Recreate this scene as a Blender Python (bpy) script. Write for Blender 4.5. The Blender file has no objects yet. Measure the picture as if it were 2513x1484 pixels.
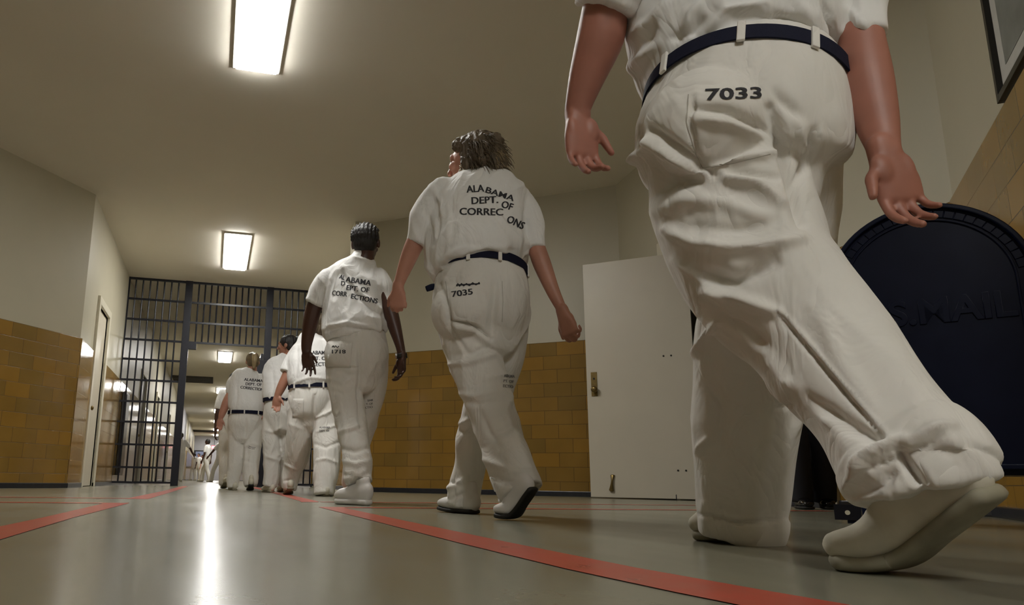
import bpy, bmesh, math, random
import numpy as np
from mathutils import Vector, Matrix, noise
from mathutils.bvhtree import BVHTree
C = bpy.context.scene.collection
random.seed(7)

# ------------------------------------------------------------------ camera
IMW, IMH = 2513.0, 1484.0
FPX, CX, CY = 1802.4, 988.3, 800.7
PITCH, ROLL, YAW, CAMH = .208, .016, .246, .13
_c, _s = math.cos(YAW), math.sin(YAW); _cp, _sp = math.cos(PITCH), math.sin(PITCH); _cr, _sr = math.cos(ROLL), math.sin(ROLL)
_r = Vector((_c, -_s, 0)); CF = Vector((_cp*_s, _cp*_c, _sp)); _u = Vector((-_sp*_s, -_sp*_c, _cp))
CR = _cr*_r + _sr*_u; CU = _cr*_u - _sr*_r
FH = Vector((_s, _c, 0)); CO = Vector((0, 0, CAMH))
cam_d = bpy.data.cameras.new('camera'); cam = bpy.data.objects.new('camera', cam_d); C.objects.link(cam)
M = Matrix.Identity(4)
for i in range(3):
    M[i][0], M[i][1], M[i][2], M[i][3] = CR[i], CU[i], -CF[i], CO[i]
cam.matrix_world = M
cam_d.sensor_width = 36.0; cam_d.lens = FPX/IMW*36.0
cam_d.shift_x = (IMW/2-CX)/IMW; cam_d.shift_y = (CY-IMH/2)/IMW
cam_d.clip_start = .02; cam_d.clip_end = 200
bpy.context.scene.camera = cam
vs = bpy.context.scene.view_settings
vs.view_transform = 'Standard'; vs.look = 'None'; vs.gamma = 1; vs.exposure = 0.2
w = bpy.data.worlds.new('world'); bpy.context.scene.world = w; w.use_nodes = True
w.node_tree.nodes['Background'].inputs[0].default_value = (.9, .88, .8, 1); w.node_tree.nodes['Background'].inputs[1].default_value = .02
LIGHT = 46.0          # strength of the fluorescent lenses

# ------------------------------------------------------------------ measuring helpers
def ray(u, v): return CF + CR*((u-CX)/FPX) - CU*((v-CY)/FPX)
def at(u, v, fw):                      # point seen at (u,v) at horizontal forward distance fw; also metres per pixel there
    q = ray(u, v); t = fw/q.dot(FH)
    return CO + q*t, t/FPX
def flo(u, v, z=0.0):
    q = ray(u, v); t = (z-CAMH)/q.z
    return CO + q*t

# ------------------------------------------------------------------ materials
def mat(name, col, rough=.6, metal=0., spec=.5, emit=None, build=None, coat=0.):
    m = bpy.data.materials.new(name); m.use_nodes = True
    nt = m.node_tree; b = nt.nodes['Principled BSDF']
    b.inputs['Base Color'].default_value = (*col, 1); b.inputs['Roughness'].default_value = rough
    b.inputs['Metallic'].default_value = metal; b.inputs['Specular IOR Level'].default_value = spec
    b.inputs['Coat Weight'].default_value = coat
    if emit: b.inputs['Emission Color'].default_value = (*emit[:3], 1); b.inputs['Emission Strength'].default_value = emit[3]
    if build: build(nt, b)
    return m
def N(nt, t, **kw):
    n = nt.nodes.new(t)
    for k, v in kw.items():
        if k in n.inputs.keys(): n.inputs[k].default_value = v
        else: setattr(n, k, v)
    return n
def coords(nt, scale=(1,1,1), out='Object'):
    tc = N(nt, 'ShaderNodeTexCoord'); mp = N(nt, 'ShaderNodeMapping'); mp.inputs['Scale'].default_value = scale
    nt.links.new(tc.outputs[out], mp.inputs[0]); return mp.outputs[0]
def noisy(amount, scale, detail=4, bump=0., bscale=None, bdist=.01, rvar=0., stretch=(1,1,1), bstretch=(1,1,1)):
    def f(nt, b):
        co = coords(nt, stretch)
        n = N(nt, 'ShaderNodeTexNoise', Scale=scale, Detail=detail); nt.links.new(co, n.inputs['Vector'])
        base = b.inputs['Base Color'].default_value[:]
        mr = N(nt, 'ShaderNodeMapRange'); mr.inputs[3].default_value = 1-amount; mr.inputs[4].default_value = 1+amount
        mr.inputs[1].default_value = .25; mr.inputs[2].default_value = .75
        nt.links.new(n.outputs['Fac'], mr.inputs[0])
        mx = N(nt, 'ShaderNodeVectorMath', operation='SCALE'); mx.inputs[0].default_value = base[:3]
        nt.links.new(mr.outputs[0], mx.inputs['Scale']); nt.links.new(mx.outputs[0], b.inputs['Base Color'])
        if rvar:
            mr2 = N(nt, 'ShaderNodeMapRange'); r0 = b.inputs['Roughness'].default_value
            mr2.inputs[3].default_value = r0-rvar; mr2.inputs[4].default_value = r0+rvar
            nt.links.new(n.outputs['Fac'], mr2.inputs[0]); nt.links.new(mr2.outputs[0], b.inputs['Roughness'])
        if bump:
            co2 = coords(nt, bstretch)
            n2 = N(nt, 'ShaderNodeTexNoise', Scale=bscale or scale, Detail=5); nt.links.new(co2, n2.inputs['Vector'])
            bp = N(nt, 'ShaderNodeBump', Strength=bump, Distance=bdist); nt.links.new(n2.outputs['Fac'], bp.inputs['Height'])
            nt.links.new(bp.outputs[0], b.inputs['Normal'])
    return f
def fabric(amount=.04):
    def f(nt, b):
        base = b.inputs['Base Color'].default_value[:]
        co = coords(nt)
        n = N(nt, 'ShaderNodeTexNoise', Scale=5., Detail=4); nt.links.new(co, n.inputs['Vector'])
        mr = N(nt, 'ShaderNodeMapRange'); mr.inputs[1].default_value = .3; mr.inputs[2].default_value = .7
        mr.inputs[3].default_value = 1-amount; mr.inputs[4].default_value = 1+amount
        nt.links.new(n.outputs['Fac'], mr.inputs[0])
        mx = N(nt, 'ShaderNodeVectorMath', operation='SCALE'); mx.inputs[0].default_value = base[:3]
        nt.links.new(mr.outputs[0], mx.inputs['Scale']); nt.links.new(mx.outputs[0], b.inputs['Base Color'])
        # creases: warped, ridged noise, elongated down the cloth
        co2 = coords(nt, (1.6, 1.6, .8))
        n2 = N(nt, 'ShaderNodeTexNoise', Scale=6.5, Detail=3, Distortion=.9); nt.links.new(co2, n2.inputs['Vector'])
        a = N(nt, 'ShaderNodeMath', operation='SUBTRACT'); a.inputs[1].default_value = .5; nt.links.new(n2.outputs['Fac'], a.inputs[0])
        ab = N(nt, 'ShaderNodeMath', operation='ABSOLUTE'); nt.links.new(a.outputs[0], ab.inputs[0])
        n3 = N(nt, 'ShaderNodeTexNoise', Scale=1100., Detail=1); nt.links.new(co, n3.inputs['Vector'])
        b1 = N(nt, 'ShaderNodeBump', Strength=.6, Distance=.03); nt.links.new(ab.outputs[0], b1.inputs['Height'])
        b2 = N(nt, 'ShaderNodeBump', Strength=.12, Distance=.0008); nt.links.new(n3.outputs['Fac'], b2.inputs['Height'])
        nt.links.new(b1.outputs[0], b2.inputs['Normal']); nt.links.new(b2.outputs[0], b.inputs['Normal'])
        b.inputs['Sheen Weight'].default_value = .15
    return f
def tiles(nt, b):
    tc = N(nt, 'ShaderNodeTexCoord'); sx = N(nt, 'ShaderNodeSeparateXYZ'); cb = N(nt, 'ShaderNodeCombineXYZ')
    nt.links.new(tc.outputs['Object'], sx.inputs[0]); nt.links.new(sx.outputs[0], cb.inputs[0]); nt.links.new(sx.outputs[2], cb.inputs[1])
    br = N(nt, 'ShaderNodeTexBrick'); nt.links.new(cb.outputs[0], br.inputs['Vector'])
    br.inputs['Scale'].default_value = 1.; br.inputs['Brick Width'].default_value = .31; br.inputs['Row Height'].default_value = .1555
    br.inputs['Mortar Size'].default_value = .0026; br.inputs['Mortar Smooth'].default_value = .3; br.inputs['Bias'].default_value = 0.
    br.inputs['Color1'].default_value = (.30, .165, .032, 1); br.inputs['Color2'].default_value = (.22, .135, .035, 1); br.inputs['Mortar'].default_value = (.12, .072, .03, 1)
    n = N(nt, 'ShaderNodeTexNoise', Scale=2.2, Detail=3); nt.links.new(tc.outputs['Object'], n.inputs['Vector'])
    mr = N(nt, 'ShaderNodeMapRange'); mr.inputs[3].default_value = .8; mr.inputs[4].default_value = 1.25; nt.links.new(n.outputs['Fac'], mr.inputs[0])
    mx = N(nt, 'ShaderNodeVectorMath', operation='SCALE'); nt.links.new(br.outputs['Color'], mx.inputs[0]); nt.links.new(mr.outputs[0], mx.inputs['Scale'])
    nt.links.new(mx.outputs[0], b.inputs['Base Color'])
    inv = N(nt, 'ShaderNodeMath', operation='SUBTRACT'); inv.inputs[0].default_value = 1.; nt.links.new(br.outputs['Fac'], inv.inputs[1])
    bp = N(nt, 'ShaderNodeBump', Strength=.8, Distance=.003); nt.links.new(inv.outputs[0], bp.inputs['Height'])
    n2 = N(nt, 'ShaderNodeTexNoise', Scale=9., Detail=2); nt.links.new(tc.outputs['Object'], n2.inputs['Vector'])
    b2 = N(nt, 'ShaderNodeBump', Strength=.12, Distance=.006); nt.links.new(n2.outputs['Fac'], b2.inputs['Height'])
    nt.links.new(bp.outputs[0], b2.inputs['Normal']); nt.links.new(b2.outputs[0], b.inputs['Normal'])
def floor_nodes(nt, b):
    co = coords(nt); base = (.20, .192, .142)
    n = N(nt, 'ShaderNodeTexNoise', Scale=1.4, Detail=6, Roughness=.6); nt.links.new(co, n.inputs['Vector'])
    n3 = N(nt, 'ShaderNodeTexNoise', Scale=60., Detail=3); nt.links.new(co, n3.inputs['Vector'])
    mr = N(nt, 'ShaderNodeMapRange'); mr.inputs[1].default_value = .3; mr.inputs[2].default_value = .7; mr.inputs[3].default_value = .86; mr.inputs[4].default_value = 1.14
    nt.links.new(n.outputs['Fac'], mr.inputs[0])
    mr3 = N(nt, 'ShaderNodeMapRange'); mr3.inputs[3].default_value = .93; mr3.inputs[4].default_value = 1.07; nt.links.new(n3.outputs['Fac'], mr3.inputs[0])
    ml = N(nt, 'ShaderNodeMath', operation='MULTIPLY'); nt.links.new(mr.outputs[0], ml.inputs[0]); nt.links.new(mr3.outputs[0], ml.inputs[1])
    mx = N(nt, 'ShaderNodeVectorMath', operation='SCALE'); mx.inputs[0].default_value = base
    nt.links.new(ml.outputs[0], mx.inputs['Scale']); nt.links.new(mx.outputs[0], b.inputs['Base Color'])
    co2 = coords(nt, (1, .35, 1)); n2 = N(nt, 'ShaderNodeTexNoise', Scale=5., Detail=5); nt.links.new(co2, n2.inputs['Vector'])
    mr2 = N(nt, 'ShaderNodeMapRange'); mr2.inputs[3].default_value = .15; mr2.inputs[4].default_value = .31; nt.links.new(n2.outputs['Fac'], mr2.inputs[0])
    nt.links.new(mr2.outputs[0], b.inputs['Roughness'])
    bp = N(nt, 'ShaderNodeBump', Strength=.04, Distance=.002); nt.links.new(n3.outputs['Fac'], bp.inputs['Height']); nt.links.new(bp.outputs[0], b.inputs['Normal'])

MT = dict(
    floor=mat('polished_floor', (.2, .19, .15), .25, build=floor_nodes),
    paint=mat('cream_wall_paint', (.47, .435, .325), .42, build=noisy(.03, 2., bump=.06, bscale=60., bdist=.003)),
    ceil=mat('ceiling_paint', (.82, .775, .67), .75, build=noisy(.03, .8, bump=.1, bscale=90., bdist=.002)),
    greypaint=mat('grey_wall_paint', (.42, .42, .46), .6, build=noisy(.03, 2.)),
    tile=mat('glazed_ochre_tile', (.3, .2, .05), .13, build=tiles),
    base=mat('dark_baseboard', (.022, .024, .03), .28, build=noisy(.2, 20.)),
    red=mat('red_floor_tape', (.40, .06, .035), .3, build=noisy(.12, 12., rvar=.06)),
    door=mat('door_paint', (.55, .50, .40), .38, build=noisy(.03, 3.)),
    casing=mat('casing_paint', (.62, .58, .46), .35, build=noisy(.03, 3.)),
    brown=mat('dark_brown_wood', (.035, .022, .015), .4, build=noisy(.2, 8.)),
    steel=mat('dark_painted_steel', (.006, .0065, .012), .35, spec=.35, build=noisy(.15, 30.)),
    housing=mat('white_enamel', (.62, .60, .55), .4, build=noisy(.02, 5.)),
    lens=mat('lit_lens', (.9, .9, .9), .4, emit=(1., .985, .94, LIGHT), build=None),
    navy=mat('navy_mailbox_paint', (.003, .006, .024), .36, spec=.22, build=noisy(.12, 12., rvar=.06, bump=.04, bscale=30., bdist=.002)),
    black=mat('black_frame', (.015, .014, .012), .3, build=noisy(.1, 20.)),
    matb=mat('picture_mount', (.50, .49, .45), .7, build=noisy(.06, 14.)),
    pict=mat('faded_print', (.22, .235, .22), .3, build=noisy(.35, 7., detail=6)),
    brass=mat('old_brass', (.20, .14, .05), .35, metal=.8, build=noisy(.2, 30.)),
    hole=mat('dark_hole', (.02, .018, .015), .8, build=noisy(.1, 50.)),
    trouser=mat('off_white_twill', (.74, .72, .675), .92, spec=.2, build=fabric()),
    shirt=mat('white_cotton', (.82, .815, .80), .92, spec=.2, build=fabric(.03)),
    ink=mat('black_print', (.03, .03, .035), .85, build=noisy(.2, 90.)),
    faded=mat('faded_print_ink', (.20, .195, .19), .9, build=noisy(.4, 90.)),
    belt=mat('navy_web_belt', (.005, .0065, .022), .8, spec=.25, build=noisy(.15, 150., bump=.2, bscale=400., bdist=.001)),
    stitch=mat('seam', (.47, .45, .40), .95, build=noisy(.1, 90.)),
    skinA=mat('flushed_skin', (.36, .15, .105), .5, build=noisy(.12, 14., bump=.12, bscale=160., bdist=.001)),
    skinB=mat('light_skin', (.46, .22, .155), .5, build=noisy(.1, 14., bump=.1, bscale=160., bdist=.001)),
    skinC=mat('dark_skin', (.075, .032, .022), .38, build=noisy(.15, 12., bump=.12, bscale=160., bdist=.001)),
    skinD=mat('tan_skin', (.33, .15, .095), .5, build=noisy(.1, 14.)),
    hairB=mat('ash_brown_hair', (.12, .088, .055), .5, build=noisy(.5, 14., bump=.9, bscale=22., bdist=.02, stretch=(1,1,.25), bstretch=(3,3,.5))),
    hairBl=mat('blonde_hair_ends', (.38, .29, .16), .45, build=noisy(.3, 14.)),
    hairK=mat('black_hair', (.010, .008, .007), .55, build=noisy(.3, 30., bump=.8, bscale=40., bdist=.008, bstretch=(3,3,.6))),
    hairF=mat('dark_blonde_hair', (.16, .115, .06), .45, build=noisy(.4, 20., bump=.7, bscale=30., bdist=.01, bstretch=(3,3,.5))),
    shoeA=mat('worn_canvas', (.60, .57, .47), .8, build=noisy(.14, 16., bump=.3, bscale=40., bdist=.003)),
    soleA=mat('grubby_rubber', (.27, .25, .18), .7, build=noisy(.2, 20.)),
    shoeW=mat('white_leather', (.72, .70, .68), .45, build=noisy(.06, 14.)),
    soleK=mat('black_rubber', (.012, .011, .01), .6, build=noisy(.2, 20.)),
    grey=mat('grey_mesh', (.33, .32, .31), .7, build=noisy(.3, 60.)),
    steelw=mat('watch_steel', (.5, .5, .5), .25, metal=1., build=noisy(.05, 30.)),
    officer=mat('black_uniform_wool', (.006, .006, .010), .8, build=noisy(.2, 30.)),
    patent=mat('polished_black_leather', (.006, .005, .005), .12, build=noisy(.1, 10.)),
    eye=mat('eye', (.12, .09, .07), .15, build=noisy(.1, 80.)),
    exitr=mat('exit_sign_red', (.6, .02, .03), .4, emit=(1., .12, .16, 2.2)),
    exitw=mat('exit_letters', (.9, .6, .6), .4, emit=(1., .7, .7, 3.)),
    poster=mat('blue_poster', (.22, .26, .42), .5, build=noisy(.4, 3.)),
    vent=mat('dark_bronze_grille', (.055, .045, .03), .5, build=noisy(.15, 10.)),
)

# ------------------------------------------------------------------ mesh helpers
def link(name, me, m, parent=None, smooth=False):
    o = bpy.data.objects.new(name, me); C.objects.link(o)
    if m: me.materials.append(MT[m] if isinstance(m, str) else m)
    if parent: o.parent = parent
    if smooth: me.polygons.foreach_set('use_smooth', [True]*len(me.polygons))
    return o
def tag(o, label=None, cat=None, group=None, kind=None):
    if label: o['label'] = label
    if cat: o['category'] = cat
    if group: o['group'] = group
    if kind: o['kind'] = kind
    return o
def empty(name, loc, label, cat, group=None, rz=0):
    o = bpy.data.objects.new(name, None); C.objects.link(o); o.location = loc; o.rotation_euler = (0, 0, rz); o.empty_display_size = .1
    return tag(o, label, cat, group)
class MB:
    def __init__(s, origin=(0,0,0)): s.v = []; s.f = []; s.o = Vector(origin)
    def add(s, vs_, fs):
        n = len(s.v); s.v += [Vector(p)-s.o for p in vs_]; s.f += [[i+n for i in f] for f in fs]; return s
    def box(s, a, b):
        x0, y0, z0 = a; x1, y1, z1 = b
        return s.add([(x0,y0,z0),(x1,y0,z0),(x1,y1,z0),(x0,y1,z0),(x0,y0,z1),(x1,y0,z1),(x1,y1,z1),(x0,y1,z1)],
                     [(0,3,2,1),(4,5,6,7),(0,1,5,4),(1,2,6,5),(2,3,7,6),(3,0,4,7)])
    def cyl(s, p, q, r, n=10):
        p, q = Vector(p), Vector(q); t = (q-p).normalized(); a = t.orthogonal().normalized(); b = t.cross(a)
        vs_ = [p+(a*math.cos(2*math.pi*i/n)+b*math.sin(2*math.pi*i/n))*r for i in range(n)]; vs_ += [x+(q-p) for x in vs_]
        return s.add(vs_, [[i, (i+1) % n, n+(i+1) % n, n+i] for i in range(n)]+[list(range(n))[::-1], list(range(n, 2*n))])
    def ell(s, c, ax, n=18, m=12):     # ax = three semi-axis vectors
        c = Vector(c); a, b, d = [Vector(x) for x in ax]
        if a.cross(b).dot(d) < 0: a = -a
        vs_ = [c-d]; fs = []
        for j in range(1, m):
            th = -math.pi/2+math.pi*j/m
            for i in range(n):
                ph = 2*math.pi*i/n; vs_.append(c+(a*math.cos(ph)+b*math.sin(ph))*math.cos(th)+d*math.sin(th))
        vs_.append(c+d); L = len(vs_)-1
        for i in range(n):
            fs.append([0, 1+(i+1) % n, 1+i]); fs.append([L, 1+(m-2)*n+i, 1+(m-2)*n+(i+1) % n])
            for j in range(m-2):
                fs.append([1+j*n+i, 1+j*n+(i+1) % n, 1+(j+1)*n+(i+1) % n, 1+(j+1)*n+i])
        return s.add(vs_, fs)
    def tube(s, pts, n=20, sub=4, cap0='flat', cap1='flat', view=True, power=1.0):
        """pts: (point, half width a, half depth b[, side axis]); swept, capped; returns the ring frames"""
        P = [Vector(p[0]) for p in pts]; A = [p[1] for p in pts]; Bq = [p[2] for p in pts]; K = len(P); S0 = [p[3] if len(p) > 3 else None for p in pts]
        def cr(L, i, t):
            p0, p1, p2, p3 = L[max(i-1,0)], L[i], L[i+1], L[min(i+2,K-1)]
            return .5*((2*p1)+(p2-p0)*t+(2*p0-5*p1+4*p2-p3)*t*t+(3*p1-p0-3*p2+p3)*t**3)
        cs = []
        for i in range(K-1):
            for j in range(sub):
                t = j/sub; cs.append((cr(P,i,t), max(cr(A,i,t),1e-4), max(cr(Bq,i,t),1e-4), S0[i]))
        cs.append((P[-1], A[-1], Bq[-1], S0[-1]))
        fr = []; prevS = None
        for i, (p, a, b, sd) in enumerate(cs):
            T = (cs[min(i+1,len(cs)-1)][0]-cs[max(i-1,0)][0]).normalized()
            if sd is not None: S = Vector(sd); S = (S-T*S.dot(T)).normalized()
            elif view: S = T.cross(p-CO).normalized()
            else:
                S = (prevS-T*prevS.dot(T)).normalized() if prevS else T.orthogonal().normalized()
            prevS = S; D = S.cross(T).normalized(); fr.append((p, T, S, D, a, b))
        rings = []
        def ring(p, S, D, a, b):
            out = []
            for k in range(n):
                th = 2*math.pi*k/n; c, d = math.cos(th), math.sin(th)
                out.append(p+S*a*math.copysign(abs(c)**power, c)+D*b*math.copysign(abs(d)**power, d))
            return out
        p, T, S, D, a, b = fr[0]
        if cap0 == 'round':
            for q in (.97, .8, .5): rings.append(ring(p-T*min(a,b)*q, S, D, a*math.sqrt(1-q*q), b*math.sqrt(1-q*q)))
        for p, T, S, D, a, b in fr: rings.append(ring(p, S, D, a, b))
        p, T, S, D, a, b = fr[-1]
        if cap1 == 'round':
            for q in (.5, .8, .97): rings.append(ring(p+T*min(a,b)*q, S, D, a*math.sqrt(1-q*q), b*math.sqrt(1-q*q)))
        vs_ = [x for r in rings for x in r]; fs = []
        for j in range(len(rings)-1):
            for k in range(n): fs.append([j*n+k, (j+1)*n+k, (j+1)*n+(k+1) % n, j*n+(k+1) % n])
        c0 = len(vs_); vs_.append(sum(rings[0], Vector())/n); vs_.append(sum(rings[-1], Vector())/n); q = (len(rings)-1)*n
        for k in range(n): fs.append([c0, k, (k+1) % n]); fs.append([c0+1, q+(k+1) % n, q+k])
        s.add(vs_, fs); return fr
    def mesh(s, name='m'):
        me = bpy.data.meshes.new(name); me.from_pydata([tuple(v) for v in s.v], [], s.f); me.update()
        bm = bmesh.new(); bm.from_mesh(me); bmesh.ops.recalc_face_normals(bm, faces=bm.faces[:]); bm.to_mesh(me); bm.free(); return me
    def build(s, name, m, parent=None, smooth=False, bevel=0., loc=None):
        me = s.mesh(name); o = link(name, me, m, parent, smooth)
        if bevel:
            b = o.modifiers.new('bevel', 'BEVEL'); b.width = bevel; b.segments = 2; b.limit_method = 'ANGLE'
        if loc is not None: o.location = loc
        return o
def voxelise(mb, vox, smooth=4, fac=.5):
    me = mb.mesh(); o = bpy.data.objects.new('tmp', me); C.objects.link(o)
    r = o.modifiers.new('r', 'REMESH'); r.mode = 'VOXEL'; r.voxel_size = vox; r.adaptivity = 0
    if smooth:
        k = o.modifiers.new('s', 'SMOOTH'); k.factor = fac; k.iterations = smooth
    dg = bpy.context.evaluated_depsgraph_get(); e = o.evaluated_get(dg); out = bpy.data.meshes.new_from_object(e)
    bpy.data.objects.remove(o); bpy.data.meshes.remove(me); return out
def vnorm(me):
    n = len(me.vertices); v = np.empty(n*3); me.vertices.foreach_get('co', v); q = np.empty(n*3); me.vertex_normals.foreach_get('vector', q)
    return v.reshape(-1,3), q.reshape(-1,3)
cO, cF, cR_, cU_ = [np.array(x) for x in (CO, CF, CR, CU)]
def project(v):
    p = v-cO; d = p@cF; return CX+FPX*(p@cR_)/d, CY-FPX*(p@cU_)/d
def sculpt(me, folds, off=Vector((0,0,0)), noise_amp=0., noise_scale=9., seed=0., stretch=.45, rear=False):
    """folds: (polyline in photo pixels, half width px, height m) pressed into the side of the cloth that faces the photographer"""
    v, q = vnorm(me); wv = v+np.array(off); x, y = project(wv); disp = np.zeros(len(v))
    vd = wv-cO; vd /= np.linalg.norm(vd, axis=1)[:,None]; face = np.clip(-(vd*q).sum(1)*3+.3, 0, 1)
    for poly, wd, amp in folds:
        dm = np.full(len(v), 1e9); tt = np.zeros(len(v)); nseg = len(poly)-1
        for i in range(nseg):
            ax, ay = poly[i]; bx, by = poly[i+1]; dx, dy = bx-ax, by-ay; t = np.clip(((x-ax)*dx+(y-ay)*dy)/(dx*dx+dy*dy), 0, 1)
            d = np.hypot(x-ax-t*dx, y-ay-t*dy); k = d < dm; dm[k] = d[k]; tt[k] = (i+t[k])/nseg
        disp += amp*np.exp(-(dm/wd)**2)*face*(.35+.65*np.sin(np.pi*np.clip(tt,.02,.98))**.6)
    if noise_amp:
        for i in range(len(v)):
            p = Vector((wv[i][0]*noise_scale+seed, wv[i][1]*noise_scale, wv[i][2]*noise_scale*stretch))
            a = noise.noise(p+Vector((noise.noise(p*.5)*1.3, 0, noise.noise(p*.6+Vector((9,1,3)))*1.3)))
            disp[i] += noise_amp*(1-2.2*abs(a))*.5
    v = v+q*disp[:,None]; me.vertices.foreach_set('co', v.ravel()); me.update(); return me
def text_geo(body, bold=.012):
    cu = bpy.data.curves.new('t', 'FONT'); cu.body = body; cu.size = 1; cu.offset = bold; cu.resolution_u = 3
    o = bpy.data.objects.new('t', cu); C.objects.link(o); dg = bpy.context.evaluated_depsgraph_get(); dg.update()
    me = bpy.data.meshes.new_from_object(o.evaluated_get(dg)); bpy.data.objects.remove(o); bpy.data.curves.remove(cu); return me
def refine(me, el):
    bm = bmesh.new(); bm.from_mesh(me); bmesh.ops.triangulate(bm, faces=bm.faces[:])
    for _ in range(5):
        es = [e for e in bm.edges if e.calc_length() > el]
        if not es: break
        bmesh.ops.subdivide_edges(bm, edges=es, cuts=1); bmesh.ops.triangulate(bm, faces=[f for f in bm.faces if len(f.verts) > 3])
    bm.to_mesh(me); bm.free(); return me
def bvh_of(o):
    me = o.data; mw = o.matrix_world if o.parent is None else Matrix.Translation(o.parent.location)
    return BVHTree.FromPolygons([mw@v.co for v in me.vertices], [p.vertices[:] for p in me.polygons]), mw
def lay_on(target, me, warp, off=.0016):
    """lays a flat mesh on the cloth: every vertex is sent along the line of sight onto the surface"""
    bv, mw = target; keep = []; bm = bmesh.new(); bm.from_mesh(me); bad = []
    for v in bm.verts:
        u, vv = warp(v.co.x, v.co.y); q = ray(u, vv).normalized(); hit, nr, idx, d = bv.ray_cast(CO, q)
        if hit is None: bad.append(v); continue
        if nr.dot(q) > 0: nr = -nr
        v.co = hit+nr*off
    bmesh.ops.delete(bm, geom=bad, context='VERTS'); bm.to_mesh(me); bm.free(); return me
def print_text(target, root, name, lines, m='ink', parent=None, bold=.005):
    """lines: (string, (u,v) of the baseline start, (u,v) of its end, letter height px)"""
    allv = MB(root.location)
    for s_, p0, p1, hpx in lines:
        me = text_geo(s_, bold); W = max(v.co.x for v in me.vertices) or 1; x0 = min(v.co.x for v in me.vertices)
        refine(me, .12); allm = me; dx, dy = p1[0]-p0[0], p1[1]-p0[1]; L = math.hypot(dx, dy); nx, ny = dy/L, -dx/L
        for ox in (-.045*hpx, .045*hpx):
            def warp(x, y): t = (x-x0)/(W-x0); k = y/.7*hpx; return p0[0]+dx*t+nx*k+ox, p0[1]+dy*t+ny*k
            m2 = me.copy(); lay_on(target, m2, warp, .0016 if ox < 0 else .0019); allv.add([v.co for v in m2.vertices], [list(p.vertices) for p in m2.polygons]); bpy.data.meshes.remove(m2)
        bpy.data.meshes.remove(me)
    return allv.build(name, m, parent or root)
def patch(target, root, name, poly, m, parent=None, off=.003, el=14):
    cu = bpy.data.curves.new('p', 'CURVE'); cu.dimensions = '2D'; cu.fill_mode = 'BOTH'; sp = cu.splines.new('POLY'); sp.points.add(len(poly)-1)
    for i, p in enumerate(poly): sp.points[i].co = (p[0], p[1], 0, 1)
    sp.use_cyclic_u = True; o = bpy.data.objects.new('t', cu); C.objects.link(o); bpy.context.evaluated_depsgraph_get().update()
    me = bpy.data.meshes.new_from_object(o.evaluated_get(bpy.context.evaluated_depsgraph_get())); bpy.data.objects.remove(o); refine(me, el)
    lay_on(target, me, lambda x, y: (x, y), off); k = MB(root.location); k.add([v.co for v in me.vertices], [list(p.vertices) for p in me.polygons])
    bpy.data.meshes.remove(me); ob = k.build(name, m, parent or root, smooth=True)
    sd = ob.modifiers.new('t', 'SOLIDIFY'); sd.thickness = off*.9; sd.offset = 0; return ob
def strokes(target, root, name, polys, wd, m, parent=None, off=.0016):
    """thin inked or stitched lines on the cloth"""
    out = MB(root.location); bv, mw = target
    for poly in polys:
        pts = []
        for i in range(len(poly)-1):
            (ax, ay), (bx, by) = poly[i], poly[i+1]; k = max(2, int(math.hypot(bx-ax, by-ay)/6))
            pts += [(ax+(bx-ax)*j/k, ay+(by-ay)*j/k) for j in range(k)]
        pts.append(poly[-1]); vs_ = []; ok = True
        for i, (a, b) in enumerate(pts):
            c, d = pts[min(i+1,len(pts)-1)], pts[max(i-1,0)]; dx, dy = c[0]-d[0], c[1]-d[1]; L = math.hypot(dx, dy) or 1
            for sg in (-1, 1):
                q = ray(a-sg*dy/L*wd, b+sg*dx/L*wd).normalized(); hit, nr, idx, dd = bv.ray_cast(CO, q)
                if hit is None: ok = False; break
                if nr.dot(q) > 0: nr = -nr
                vs_.append(hit+nr*off)
            if not ok: break
        if ok: out.add(vs_, [[2*i, 2*i+1, 2*i+3, 2*i+2] for i in range(len(pts)-1)])
    return out.build(name, m, parent or root) if out.v else None

# ------------------------------------------------------------------ the setting
H = 3.5; TZ = 1.715
fl = MB().box((-14, -7, -.1), (14, 64, 0)).build('floor', 'floor'); tag(fl, kind='structure')
ce = MB().box((-14, -7, H), (14, 64, H+.1)).build('ceiling', 'ceil'); tag(ce, kind='structure')
NTRIM = [0]
def wall(name, p0, p1, side, m='paint', openings=(), tile=True, z1=H, thick=.16, skirt=True):
    """side +1: the wall's body lies to the left of p0->p1. openings: (s0, s1, top)"""
    p0, p1 = Vector((*p0, 0)), Vector((*p1, 0)); L = (p1-p0).length; rz = math.atan2(p1.y-p0.y, p1.x-p0.x); y0, y1 = sorted((0, side*thick))
    mb = MB(); s = 0
    for a, b, top in list(openings)+[(L, L, 0)]:
        if a > s: mb.box((s, y0, 0), (a, y1, z1))
        if b > a: mb.box((a, y0, top), (b, y1, z1))
        s = b
    o = mb.build(name, m); o.location = p0; o.rotation_euler = (0, 0, rz); tag(o, kind='structure')
    if tile:
        t = MB(); k = MB(); s = 0; q0, q1 = sorted((0, -side*.022)); r0, r1 = sorted((0, -side*.034))
        for a, b, top in list(openings)+[(L, L, 0)]:
            if a > s: t.box((s, q0, .0), (a, q1, TZ)); k.box((s, r0, 0), (a, r1, .055))
            s = b
        NTRIM[0] += 1; o2 = t.build('trim_%d' % NTRIM[0], 'tile', bevel=.008); o2.location = p0; o2.rotation_euler = (0, 0, rz); tag(o2, kind='structure')
        if skirt:
            o3 = k.build('baseboard_'+name.split('_', 1)[1], 'base', bevel=.006); o3.location = p0; o3.rotation_euler = (0, 0, rz); tag(o3, kind='structure')
    return p0, rz
XL, XR = -1.6, 1.87
doorsL = [(1.02, 1.92, 2.36), (7.4, 8.5, 2.3), (11.8, 12.7, 2.3), (17.6, 18.5, 2.3)]
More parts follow.
